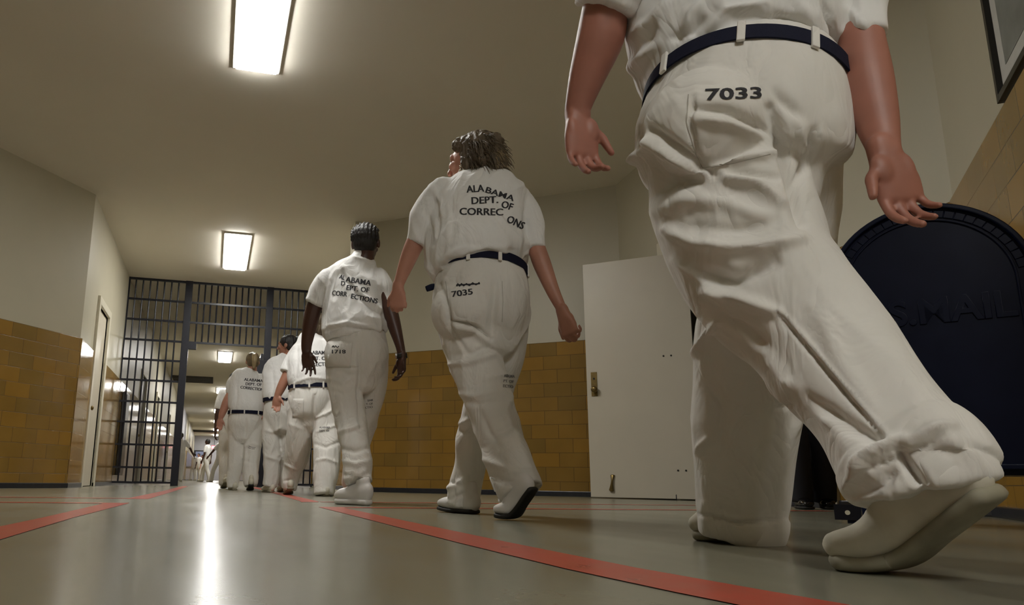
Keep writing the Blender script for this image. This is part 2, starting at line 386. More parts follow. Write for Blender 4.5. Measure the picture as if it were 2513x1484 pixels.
wall('wall_left', (XL, 9.13), (XL, 46.2), 1, openings=doorsL)
wall('wall_left_far', (XL+.05, 46.2), (XL+.05, 62.6), 1, 'paint')
wall('wall_left_front', (XL-.576*7, 9.13-.817*7), (XL, 9.13), 1)
wall('wall_left_side', (XL-.576*7, -6.9), (XL-.576*7, 9.13-.817*7), 1)
wall('wall_back', (6, -6.9), (XL-.576*7, -6.9), -1, tile=False)
wall('wall_right_front', (1.70, 9.26), (4.277, 7.086), 1)
BX, BY = 3.928, 3.011
wB = Vector((BX-4.277, BY-7.086)); LB = wB.length
wall('wall_right', (4.277, 7.086), (BX, BY), 1, openings=[(.98, 1.95, 2.42)])
CD = Vector((-math.sin(.725), -math.cos(.725)))
wall('wall_right_near', (BX, BY), (BX+CD.x*2.6, BY+CD.y*2.6), 1)
wall('wall_right_back', (BX+CD.x*2.6, BY+CD.y*2.6), (BX+CD.x*2.6, -6.9), 1)
wall('wall_right_far', (XR, 9.3), (XR, 62.6), -1, openings=[(3.95, 5.1, 2.3)])
wall('wall_end', (-3, 62.6), (3, 62.6), 1, 'greypaint', tile=False)
pil = MB().box((1.62, 9.14, 0), (1.90, 9.44, H)).build('trim_20', 'casing', bevel=.01); tag(pil, kind='structure')
pier = MB().box((XL-.02, 37, 0), (XL+.07, 42, H)).build('trim_21', 'greypaint'); tag(pier, kind='structure')
# the room behind the doorway on the right
rm = MB(); rm.box((6.6, 3.0, 0), (6.7, 8.5, H)); rm.box((4.3, 2.9, 0), (6.7, 3.0, H)); rm.box((4.5, 8.4, 0), (6.7, 8.5, H))
tag(rm.build('wall_side_room', 'paint'), kind='structure')

def left_door(i, s0, s1, top, m='door'):
    y0, y1 = 9.13+s0, 9.13+s1
    d = MB((XL, y0, 0)).box((XL-.06, y0+.005, .01), (XL-.015, y1-.005, top-.01)).build('door_%d' % i, m); d.location = (XL, y0, 0); tag(d, kind='structure')
    k = MB((XL, y0, 0)); e = .1
    k.box((XL-.155, y0-e, 0), (XL+.035, y0+.0, top+e)); k.box((XL-.155, y1, 0), (XL+.035, y1+e, top+e)); k.box((XL-.155, y0, top), (XL+.035, y1, top+e))
    k.build('casing', 'casing', d, bevel=.006)
    h = MB((XL, y0, 0)).cyl((XL-.02, y0+.1, 1.0), (XL+.03, y0+.1, 1.0), .012).ell((XL+.035, y0+.1, 1.0), ((.02,0,0),(0,.03,0),(0,0,.03)))
    h.build('door_handle', 'brass', d)
for i, (a, b, t) in enumerate(doorsL): left_door(i+1, a, b, t, 'door' if i == 0 else 'brown')
d = MB((XR, 13.1, 0)).box((XR+.06, 13.26, .01), (XR+.11, 14.39, 2.29)).build('door_5', 'brown'); d.location = (XR, 13.1, 0); tag(d, kind='structure')

# open door leaf on the right: free edge towards the splayed wall
hp = Vector((4.19, 6.12, 0)); fe = Vector((3.60, 6.67, 0)); v = (fe-hp); DW = 1.02; ang = math.atan2(v.y, v.x)
dl = MB().box((0, -.022, .012), (DW, .022, 2.36)).build('door_6', 'door', bevel=.003); tag(dl, kind='structure')
fe2 = fe; dl.location = (fe.x-math.cos(ang)*DW, fe.y-math.sin(ang)*DW, 0); dl.rotation_euler = (0, 0, ang)
# which local side faces the photographer: local +y
sy = 1 if (Vector((-math.sin(ang), math.cos(ang), 0))).dot(CO-dl.location) > 0 else -1
pl = MB().box((DW-.105, min(sy*.022, sy*.028), .99), (DW-.045, max(sy*.022, sy*.028), 1.23)).build('lock_plate', 'brass', dl)
MB().cyl((DW-.085, sy*.02, 1.055), (DW-.085, sy*.055, 1.055), .012).ell((DW-.085, sy*.072, 1.055), ((.034,0,0),(0,.026,0),(0,0,.034))).build('door_knob', 'brass', dl, smooth=True)
MB().cyl((DW-.075, sy*.02, 1.165), (DW-.075, sy*.031, 1.165), .010).build('keyhole', 'hole', dl)
ks = MB(); ks.tube([(Vector((DW-.22, sy*.03, .22)), .022, .008, Vector((1,0,0))), (Vector((DW-.215, sy*.045, .16)), .010, .01, Vector((1,0,0))), (Vector((DW-.205, sy*.04, .08)), .024, .012, Vector((1,0,0)))], n=12, cap0='round', cap1='round')
ks.build('foot_holder', 'brass', dl, smooth=True)
for (x, z) in ((.27, 1.35), (.2, 1.35), (.2, .27), (.13, .27)):
    MB().cyl((x, sy*.018, z), (x, sy*.026, z), .009).build('screw', 'hole', dl)
# doorway casing on wall_right
wr = Vector((wB.x, wB.y, 0)).normalized(); nr = Vector((wr.y, -wr.x, 0))      # nr points into the room (to -x)
if nr.x > 0: nr = -nr
def wp(s, off, z): return Vector((4.277, 7.086, 0))+wr*s+nr*off+Vector((0, 0, z))
def slab(mb, s0, s1, o0, o1, z0, z1):
    P = [wp(s, o, z) for z in (z0, z1) for (s, o) in ((s0, o0), (s1, o0), (s1, o1), (s0, o1))]
    mb.add(P, [(0,3,2,1),(4,5,6,7),(0,1,5,4),(1,2,6,5),(2,3,7,6),(3,0,4,7)])
k = MB(); slab(k, .88, .98, -.18, .03, 0, 2.5); slab(k, 1.95, 2.05, -.18, .03, 0, 2.5); slab(k, .98, 1.95, -.18, .03, 2.42, 2.5); slab(k, 2.93, 3.02, .0, .05, 0, 2.5)
o = k.build('trim_22', 'casing', bevel=.006); tag(o, kind='structure')

# ------------------------------------------------------------------ ceiling lights
light_labels = {
 5.71: 'nearest fluorescent fitting, long bright tray at the top of the photo', 11.85: 'fluorescent ceiling fitting just in front of the barred partition',
 21.94: 'first fluorescent fitting seen through the gate opening behind the bars', 30.25: 'second fluorescent fitting beyond the gate, after the first dark ceiling grille',
 39.4: 'third lit fitting beyond the gate, between the two dark ceiling grilles', 46.6: 'fourth lit fitting beyond the gate down the corridor',
 54.3: 'fifth lit fitting beyond the gate, next to the far ceiling grille', 61.1: 'last lit fitting of the corridor, nearest the grey end wall',
 -1.2: 'fluorescent ceiling fitting directly over and behind the viewer', -6.0: 'fluorescent ceiling fitting by the back wall behind the viewer'}
for yf, lab in light_labels.items():
    L = 1.75; x = .135 if yf < 36 else .07
    t = empty('ceiling_light', (x, yf-L/2, H), lab, 'light', 'fluorescent fittings along the corridor ceiling')
    MB().box((-.195, -L/2-.03, -.022), (.195, L/2+.03, 0)).build('housing', 'housing', t, bevel=.006)
    MB().box((-.165, -L/2, -.043), (.165, L/2, -.0225)).build('lens', 'lens', t, bevel=.004)

# ------------------------------------------------------------------ barred partition and gate
GY = 12.99; g = empty('barred_partition', (.13, GY, 0), 'dark steel barred partition spanning the corridor with an open gateway in it', 'barred gate')
def gb(name, a, b, m='steel', parent=None, bev=0):
    k = MB((.13, GY, 0)); k.box(a, b); return k.build(name, m, parent or g, bevel=bev)
P1, P2 = -.60, .80
for px in (P1, P2): gb('post', (px-.06, GY-.055, 0), (px+.06, GY+.055, H), bev=.004)
for wx in (XL+.012, XR-.012): gb('wall_channel', (wx-.012, GY-.02, .03), (wx+.012, GY+.02, H))
gb('head_rail', (XL, GY-.025, H-.035), (XR, GY+.025, H))
RZ = [3.124, 2.77, 2.42, 2.08, 1.73, 1.37, 1.03, .66, .29, .05]
for z in RZ:
    gb('rail', (XL+.024, GY-.02, z-.016), (P1-.06, GY+.02, z+.016)); gb('rail', (P2+.06, GY-.02, z-.016), (XR-.024, GY+.02, z+.016))
    if z > 2.4: gb('rail', (P1+.06, GY-.02, z-.016), (P2-.06, GY+.02, z+.016))
def bars(x0, x1, n, z0):
    for i in range(1, n+1):
        x = x0+(x1-x0)*i/(n+1); k = MB((.13, GY, 0)); k.cyl((x, GY, z0), (x, GY, H-.03), .0135, 8); k.build('bar', 'steel', g, smooth=False)
bars(XL, P1-.06, 7, .05); bars(P1+.06, P2-.06, 11, 2.42); bars(P2+.06, XR, 8, .05)
gb('stop_block', (P1+.05, GY-.06, 2.30), (P1+.19, GY+.05, 2.42)); gb('lock_box', (P2-.19, GY-.09, 1.2), (P2+.02, GY+.09, 2.17), bev=.006)
# the gate leaf, swung open into the corridor
gl = empty('gate_leaf', (P2-.08, GY+.1, 0), 'barred steel gate leaf swung open behind the lock post', 'gate')
def lf(name, a, b):
    k = MB((P2-.08, GY+.1, 0)); k.box(a, b); return k.build(name, 'steel', gl)
x0 = P2-.10; lf('frame_rail', (x0, GY+.1, 2.26), (x0+.04, GY+1.45, 2.31)); lf('frame_rail', (x0, GY+.1, .04), (x0+.04, GY+1.45, .09)); lf('frame_stile', (x0, GY+.1, .09), (x0+.04, GY+.15, 2.26)); lf('frame_stile', (x0, GY+1.4, .09), (x0+.04, GY+1.45, 2.26))
for i in range(10):
    k = MB((P2-.08, GY+.1, 0)); k.cyl((x0+.02, GY+.27+.115*i, .09), (x0+.02, GY+.27+.115*i, 2.26), .012, 8); k.build('bar', 'steel', gl)

# narrow dark cabinet just behind the bars, ceiling grilles, exit sign, poster
cb = MB((XL+.08, 13.6, 0)).box((XL+.025, 13.35, .16), (XL+.09, 13.85, 1.56)).build('wall_cabinet', 'black', bevel=.006); cb.location = (XL+.08, 13.6, 0)
tag(cb, 'narrow black cabinet on the tiled left wall right behind the bars', 'cabinet')
MB((XL+.08, 13.6, 0)).box((XL+.09, 13.38, .2), (XL+.098, 13.82, 1.52)).build('cabinet_door', 'black', cb)
for y0, y1, x1, lab in ((25.6, 27.1, -.18, 'wide dark ceiling grille beyond the gate, the nearer of the two'), (54.6, 56.6, -.07, 'thin looking dark ceiling grille far down the corridor, the farther of the two')):
    t = empty('ceiling_grille', (-.85, (y0+y1)/2, H), lab, 'grille', 'dark grilles in the corridor ceiling')
    q = MB((-.85, (y0+y1)/2, H)); q.box((-1.52, y0, H-.02), (x1, y1, H-.001)); q.build('backing', 'vent', t)
    for j in range(9):
        yy = y0+(y1-y0)*(j+.5)/9; q = MB((-.85, (y0+y1)/2, H)); q.box((-1.52, yy-.02, H-.05), (x1, yy+.02, H-.02)); q.build('slat', 'vent', t)
ex = empty('exit_sign', (.02, 58, H), 'small glowing red exit sign hanging at the corridor end', 'sign')
ep, _ = at(527, 1096, 56); k = MB((.02, 58, H)); k.box((-.18, 57.9, 2.30), (.22, 58.0, 2.56)); k.build('sign_box', 'exitr', ex)
k = MB((.02, 58, H)); k.cyl((.02, 57.95, 2.55), (.02, 57.95, H), .012); k.build('hanger', 'steel', ex)
me = text_geo('EXIT', .01); wd = max(v.co.x for v in me.vertices); k = MB((.02, 58, H)); k.add([Vector((-.14+v.co.x/wd*.32, 57.89, 2.35+v.co.y*.24)) for v in me.vertices], [list(p.vertices) for p in me.polygons]); k.build('lettering', 'exitw', ex)
po = empty('wall_poster', (-1.2, 62.5, 1.9), 'blue framed poster on the grey end wall of the corridor', 'poster')
k = MB((-1.2, 62.5, 1.9)); k.box((-1.5, 62.52, .95), (-.35, 62.59, 2.35)); k.build('frame', 'black', po)
k = MB((-1.2, 62.5, 1.9)); k.box((-1.4, 62.50, 1.05), (-.45, 62.52, 2.25)); k.build('print', 'poster', po)

# ------------------------------------------------------------------ red floor tape
def tape(pts_pairs, lab, extra=None):
    k = MB((pts_pairs[0][0][0], pts_pairs[0][0][1], 0)); vs_ = []
    for a, b in pts_pairs: vs_ += [(a[0], a[1], .0012), (b[0], b[1], .0012)]
    k.add(vs_, [[2*i, 2*i+1, 2*i+3, 2*i+2] for i in range(len(pts_pairs)-1)])
    if extra: k.add([(*p, .0012) for p in extra], [[0, 1, 2, 3]])
    o = k.build('floor_tape', 'red'); o.location = (pts_pairs[0][0][0], pts_pairs[0][0][1], 0)
    tag(o, lab, 'floor marking', 'red tape lines on the floor'); return o
tape([((-.53,-1),(-.41,-1)), ((-.53,1.7),(-.412,1.7)), ((-.51,2.6),(-.42,2.6)), ((-.51,3.93),(-.40,3.93)), ((-.51,4.10),(-.40,4.10))], 'worn red tape line at the lower left corner of the floor, turning left', extra=[(-5.5,3.98),(-.51,3.98),(-.51,4.10),(-5.5,4.10)])
tape([((-.50,4.86),(-.37,4.86)), ((-.50,5.0),(-.37,5.0)), ((-.46,8),(-.35,8)), ((-.46,12.7),(-.36,12.7))], 'red tape line running to the left gate post, past the gap', extra=[(-5.2,4.92),(-.50,4.92),(-.50,5.04),(-5.2,5.04)])
tape([((.64,-.5),(.78,-.5)), ((.60,.60),(.73,.60)), ((.567,.85),(.695,.85)), ((.545,1.1),(.668,1.1)), ((.533,1.6),(.652,1.6)), ((.53,2.5),(.64,2.5)), ((.52,3.62),(.63,3.62)), ((.52,3.73),(.63,3.73))], 'broad red tape line crossing the foreground floor, turning right', extra=[(.63,3.62),(3.5,3.62),(3.5,3.73),(.63,3.73)])
tape([((.52,4.52),(.63,4.52)), ((.54,4.64),(.65,4.64)), ((.58,7),(.68,7)), ((.62,12.7),(.72,12.7))], 'red tape line under the distant walkers, right of the gate opening', extra=[(.65,4.52),(3.5,4.52),(3.5,4.63),(.65,4.63)])

# ------------------------------------------------------------------ mailbox
mw_ = .325; q = ray(2275, 713); pc = CO+q*2.8; mbc = Vector((pc.x, pc.y, 0)); back = Vector((q.x, q.y, 0)).normalized(); sd_ = Vector((back.y, -back.x, 0))
mr_ = math.atan2(sd_.y, sd_.x)
mbx = empty('mailbox', mbc, 'dark navy arched steel mailbox on four short legs by the right wall', 'mailbox', rz=mr_)
def arch(r, z0, zc, n=36):
    P = [(-r, z0)]+[(-r*math.cos(math.pi*i/n), zc+r*math.sin(math.pi*i/n)) for i in range(n+1)]+[(r, z0)]; return P
ZB, ZC = .205, .885
def extr(prof, y0, y1):
    k = MB(); n = len(prof); k.add([(x, y0, z) for x, z in prof]+[(x, y1, z) for x, z in prof], [[i, (i+1) % n, n+(i+1) % n, n+i] for i in range(n)]+[list(range(n)), list(range(n, 2*n))[::-1]]); return k
extr(arch(mw_, ZB, ZC), .012, .36).build('body', 'navy', mbx, bevel=.004)
def ringx(ro, ri, y0, y1):
    a, b = arch(ro, ZB, ZC), arch(ri, ZB+(ro-ri), ZC); n = len(a); k = MB()
    k.add([(x,y0,z) for x,z in a]+[(x,y0,z) for x,z in b]+[(x,y1,z) for x,z in a]+[(x,y1,z) for x,z in b],
          [q for i in range(n) for j in [(i+1) % n] for q in ([i,j,n+j,n+i],[2*n+i,3*n+i,3*n+j,2*n+j],[i,2*n+i,2*n+j,j],[n+i,n+j,3*n+j,3*n+i])]); return k
ringx(mw_+.006, mw_-.012, -.012, .03).build('outer_rim', 'navy', mbx, bevel=.004)
ringx(mw_-.052, mw_-.06, .004, .013).build('inner_rim', 'navy', mbx, bevel=.002)
for i in range(25):
    a = math.pi*(.06+.88*i/24); r0 = mw_-.033; k = MB(); ca, sa = math.cos(a), math.sin(a); u_ = Vector((-ca, 0, sa)); t_ = Vector((sa, 0, ca))
    c0 = Vector((0, 0, ZC))+u_*r0; P = [c0+u_*du+t_*dt+Vector((0, y, 0)) for y in (.006, .013) for du, dt in ((-.014,-.016),(.014,-.016),(.014,.016),(-.014,.016))]
    k.add(P, [(0,1,2,3),(4,7,6,5),(0,4,5,1),(1,5,6,2),(2,6,7,3),(3,7,4,0)]); k.build('rivet_tab', 'navy', mbx, bevel=.002)
for x in (-mw_+.03, mw_-.07):
    for y in (.03, .31):
        k = MB(); k.box((x, y, 0), (x+.04, y+.035, ZB)); k.box((x-.05, y-.02, 0), (x+.05, y+.06, .012)); k.build('leg', 'navy', mbx, bevel=.003)
k = MB(); k.box((-mw_-.06, .0, .012), (-mw_+.03, .012, .07)); k.build('foot_bracket', 'steel', mbx)
k = MB(); k.cyl((-mw_-.015, -.004, .04), (-mw_-.015, .0, .04), .009); k.build('bolt', 'casing', mbx)
k = MB(); k.box((-mw_+.02, .02, ZB-.02), (mw_-.02, .35, ZB)); k.build('underside', 'navy', mbx)
cu = bpy.data.curves.new('t', 'FONT'); cu.body = 'U.S.MAIL'; cu.size = .135; cu.extrude = .002; cu.bevel_depth = .002; cu.offset = .002
o = bpy.data.objects.new('t', cu); C.objects.link(o); bpy.context.evaluated_depsgraph_get().update(); me = bpy.data.meshes.new_from_object(o.evaluated_get(bpy.context.evaluated_depsgraph_get())); bpy.data.objects.remove(o)
wd = max(v.co.x for v in me.vertices); me.transform(Matrix.Translation((-wd/2, .010, .75)) @ Matrix.Rotation(math.pi/2, 4, 'X')); lo = link('lettering', me, 'navy', mbx)

# ------------------------------------------------------------------ picture on the near right wall
fp = Vector((3.148, 2.131, 1.735)); cd3 = Vector((CD.x, CD.y, 0)); nin = Vector((cd3.y, -cd3.x, 0)); nin = nin if nin.dot(CO-fp) > 0 else -nin
pf = empty('picture_frame', fp+cd3*.3+nin*.02, 'black framed picture high on the near right wall', 'picture')
def fbox(name, s0, s1, z0, z1, o0, o1, m):
    P = [fp+cd3*s+nin*o+Vector((0, 0, z)) for z in (z0, z1) for (s, o) in ((s0, o0), (s1, o0), (s1, o1), (s0, o1))]
    k = MB(pf.location); k.add(P, [(0,3,2,1),(4,5,6,7),(0,1,5,4),(1,2,6,5),(2,3,7,6),(3,0,4,7)]); return k.build(name, m, pf, bevel=.002)
FW_, FHt = .62, .82
for a in ((0, .03, 0, FHt), (FW_-.03, FW_, 0, FHt), (.03, FW_-.03, 0, .03), (.03, FW_-.03, FHt-.03, FHt)): fbox('frame', *a, .0, .03, 'black')
fbox('mount', .03, FW_-.03, .03, FHt-.03, .002, .008, 'matb'); fbox('print', .11, FW_-.11, .12, FHt-.12, .008, .010, 'pict')

# ------------------------------------------------------------------ people
def px_floor(u, fw): q = ray(u, 1180); t = fw/q.dot(FH); p = CO+q*t; return p.x, p.y
def gr(u, fw, z=0.0): return Vector((*px_floor(u, fw), z))
def px(lst, k=.8):
    """(u, v, half width px, forward distance[, depth ratio]) -> tube points"""
    out = []
    for p in lst:
        P, m = at(p[0], p[1], p[3]); kk = p[4] if len(p) > 4 else k; out.append((P, p[2]*m, p[2]*m*kk))
    return out
def body_hand(mb, W, dr, pn, th, s=1.0, curl=(.35,.4,.5,.6), thumb=.5, spread=.0):
    """a palm, four fingers and a thumb. dr: towards the fingertips, pn: the way the palm faces, th: thumb side"""
    dr = Vector(dr).normalized(); th = Vector(th); th = (th-dr*th.dot(dr)).normalized(); n = dr.cross(th); n = n if n.dot(Vector(pn)) > 0 else -n
    mb.tube([(W-dr*.02*s, .027*s, .021*s, th), (W+dr*.015*s, .031*s, .020*s, th), (W+dr*.05*s+n*.004*s, .041*s, .0165*s, th), (W+dr*.088*s+n*.002*s, .041*s, .0125*s, th)], n=16, cap0='round', cap1='round', power=.85)
    mb.ell(W+dr*.035*s+th*.024*s+n*.010*s, (th*.019*s, dr*.030*s, n*.015*s))          # ball of the thumb
    mb.ell(W+dr*.035*s-th*.022*s+n*.008*s, (th*.014*s, dr*.030*s, n*.013*s))
    for i in range(4):
        b = W+dr*(.086+(.0,.006,.003,-.006)[i])*s+th*(.0315-.021*i)*s; L = (.070,.079,.073,.057)[i]*s; r = (.0088,.0090,.0086,.0076)[i]*s; a = 0; p = b-dr*.012*s; P = [(p, r*1.05, r*1.0, th)]
        P.append((b, r*1.02, r, th)); d0 = (dr+th*(spread*(1.5-i))).normalized(); c = curl[i]
        for j, q in enumerate((.44, .31, .25)):
            a += c*(.8, 1.1, .8)[j]; d = d0*math.cos(a)+n*math.sin(a); b = b+d*L*q; P.append((b, r*(.98,.93,.82)[j], r*(.95,.88,.75)[j], th))
        mb.tube(P, n=10, sub=3, cap0='round', cap1='round')
    b = W+dr*.030*s+th*.026*s+n*.006*s; d = (dr*.62+th*.72+n*.45*thumb).normalized(); P = [(b-d*.01*s, .013*s, .012*s, n), (b+d*.030*s, .0112*s, .0105*s, n)]
    d2 = (d+dr*.5+n*.3*thumb-th*.25).normalized(); P += [(b+d*.030*s+d2*.016*s, .0105*s, .0095*s, n), (b+d*.030*s+d2*.044*s, .0085*s, .007*s, n)]
    mb.tube(P, n=10, sub=3, cap0='round', cap1='round')
def head_geo(mb, hr, c, f, up, s=1.0, neck=None):
    """c: centre of the skull, f: where the face looks"""
    f = Vector(f).normalized(); up = Vector(up); up = (up-f*up.dot(f)).normalized(); sd = f.cross(up)
    def E(dx, df, du, ax, af, au, k=mb): k.ell(c+sd*dx*s+f*df*s+up*du*s, (sd*ax*s, f*af*s, up*au*s), 20, 14)
    E(0, 0, 0, .075, .094, .088); E(0, .032, -.045, .058, .062, .070); E(0, .050, -.088, .036, .036, .030); E(0, .078, .015, .052, .020, .028)
    mb.tube([(c+f*.090*s+up*.008*s, .007*s, .008*s, sd), (c+f*.104*s-up*.018*s, .010*s, .012*s, sd), (c+f*.113*s-up*.036*s, .015*s, .013*s, sd)], n=10, cap0='round', cap1='round')
    E(0, .090, -.066, .022, .010, .006); E(0, .088, -.078, .019, .010, .006)
    for q in (-1, 1):
        E(q*.078, -.012, -.020, .010, .019, .031); E(q*.040, .072, -.030, .022, .022, .022)
    if neck is not None: mb.tube([(c-f*.012*s-up*.045*s, .056*s, .058*s, sd), (c-f*.03*s-up*.11*s, .055*s, .056*s, sd), (Vector(neck), .068*s, .062*s, sd)], n=18, cap0='round', cap1='round')
    return f, up, sd
def eyes(root, c, f, up, sd, s):
    for q in (-1, 1):
        k = MB(root.location); k.ell(c+sd*q*.031*s+f*.083*s-up*.010*s, (sd*.013*s, f*.012*s, up*.009*s)); yield k
def cap_hair(k, c, f, up, sd, s, low=.05, bulk=1.):
    k.ell(c-f*.012*s+up*.018*s, (sd*.083*s*bulk, f*.096*s*bulk, up*.086*s*bulk), 20, 14); k.ell(c-f*.045*s-up*.030*s, (sd*.072*s*bulk, f*.058*s*bulk, up*low*1.3*s), 20, 14)
def strands(k, starts, dirs, ln, r, n, rnd, droop=.3, nrm=None):
    for _ in range(n):
        i = rnd.randrange(len(starts)); p = Vector(starts[i])+Vector((rnd.uniform(-1,1), rnd.uniform(-1,1), rnd.uniform(-1,1)))*.006; d = (Vector(dirs[i])+Vector((rnd.uniform(-1,1), rnd.uniform(-1,1), rnd.uniform(-1,1)))*.35).normalized(); L = ln*rnd.uniform(.6, 1.15); P = []
        for j in range(5): P.append((p, r*(1-.2*j), r*(1-.2*j))); p = p+d*L/4; d = (d+Vector((0,0,-droop))+Vector((rnd.uniform(-1,1), rnd.uniform(-1,1), rnd.uniform(-1,1)))*.15).normalized()
        k.tube(P, n=4, sub=1, view=False)
def shoe(root, heel, ball, toe, wd, upm, solem, style='slip', laces=False, s=1.0):
    """heel, ball, toe: points of the sole line"""
    heel, ball, toe = Vector(heel), Vector(ball), Vector(toe); fw = (toe-heel).normalized(); side = fw.cross(Vector((0,0,1))).normalized()
    def upv(a, b): d = (b-a).normalized(); u = side.cross(d); return u if u.z > 0 else -u
    u1, u2 = upv(heel, ball), upv(ball, toe); um = (u1+u2).normalized(); mid = heel.lerp(ball, .5)
    th = .021*s if style != 'chunky' else .036*s
    sp = [(heel-(ball-heel).normalized()*.012*s, wd*.66, u1), (heel.lerp(ball, .15), wd*.74, u1), (mid, wd*.72, u1), (heel.lerp(ball, .8), wd*.92, u1), (ball*.5+(heel.lerp(ball, .8)+ball.lerp(toe, .5))*.25, wd*1.0, um), (ball.lerp(toe, .5), wd*.93, u2), (ball.lerp(toe, .86), wd*.68, u2)]
    k = MB(root.location); k.tube([(p+u*th/2, a*1.01, th/2, side) for p, a, u in sp], n=20, cap0='round', cap1='round', power=.7)
    hs = (.062, .075, .066, .052, .046, .040, .028) if style != 'chunky' else (.080, .088, .078, .066, .056, .050, .038)
    q = MB(root.location)
    q.tube([(p+u*(th+h*s*.42), a*.97, h*s*.62, side) for (p, a, u), h in zip(sp, hs)], n=22, cap0='round', cap1='round', power=.9)
    am = heel.lerp(ball, .22)+u1*(th+.03*s); q.tube([(am, wd*.72, .058*s, side), (am+u1*.045*s+(heel-ball).normalized()*.006, wd*.62, .050*s, side), (am+u1*.075*s, wd*.58, .046*s, side)], n=18)
    me = voxelise(q, .006*s, 3); up = link('shoe', me, upm, root, True); so = k.build('sole', solem, up, smooth=True)
    if laces:
        l = MB(root.location)
        for i in range(5):
            b = heel.lerp(ball, .55+.11*i)+u1*(th+(.105-.012*i)*s); l.tube([(b-side*wd*.45-u1*.008, .004, .003), (b+u1*.006, .004, .003), (b+side*wd*.45-u1*.008, .004, .003)], n=6, view=False, cap0='round', cap1='round')
        t0 = heel.lerp(ball, .5)+u1*(th+.118*s)
        for sg in (-1, 1): l.tube([(t0, .003, .003), (t0+side*sg*.03+u1*.018, .003, .003), (t0+side*sg*.05+u1*.0, .003, .003), (t0+side*sg*.045-u1*.04+fw*.02, .003, .003)], n=6, view=False, cap0='round', cap1='round')
        l.build('laces', upm, up, smooth=True)
    return up
def belt_ring(root, ring, hgt, loops=(), grow=1.03, m='belt', lm='trouser', flip=1, thick=.0045):
    p, T, S, D, a, b = ring; n = 72; k = MB(root.location); vs_ = []
    for i in range(n):
        th = 2*math.pi*i/n
        for h in (-.5, .5):
            for g in (grow, grow+thick/a): vs_.append(p+S*a*g*math.cos(th)+D*b*g*math.sin(th)+T*h*hgt)
    fs = []
    for i in range(n):
        j = (i+1) % n; A, Bq = 4*i, 4*j; fs += [[A+1, Bq+1, Bq+3, A+3], [A, A+2, Bq+2, Bq], [A+2, A+3, Bq+3, Bq+2], [A, Bq, Bq+1, A+1]]
    k.add(vs_, fs); o = k.build('belt', m, root, smooth=False)
    for th in loops:
        q = MB(root.location); g = grow+thick/a; c0 = p+S*a*g*math.cos(th)+D*b*g*math.sin(th); nr = (S*math.cos(th)/a+D*math.sin(th)/b).normalized(); tg = T.cross(nr).normalized(); hw = .008
        P = [c0+nr*o_+tg*x+T*z for z in (-hgt*.75, hgt*.75) for (x, o_) in ((-hw, -.002), (hw, -.002), (hw, .005), (-hw, .005))]
        q.add(P, [(0,3,2,1),(4,5,6,7),(0,1,5,4),(1,2,6,5),(2,3,7,6),(3,0,4,7)]); q.build('belt_loop', lm, o, bevel=.002)
    return o
def finish(name, mb, vox, m, root, smooth=4, folds=(), na=0., ns=9., seed=0., stretch=.45):
    me = voxelise(mb, vox, smooth); sculpt(me, folds, root.location, na, ns, seed, stretch); o = link(name, me, m, root, True); return o

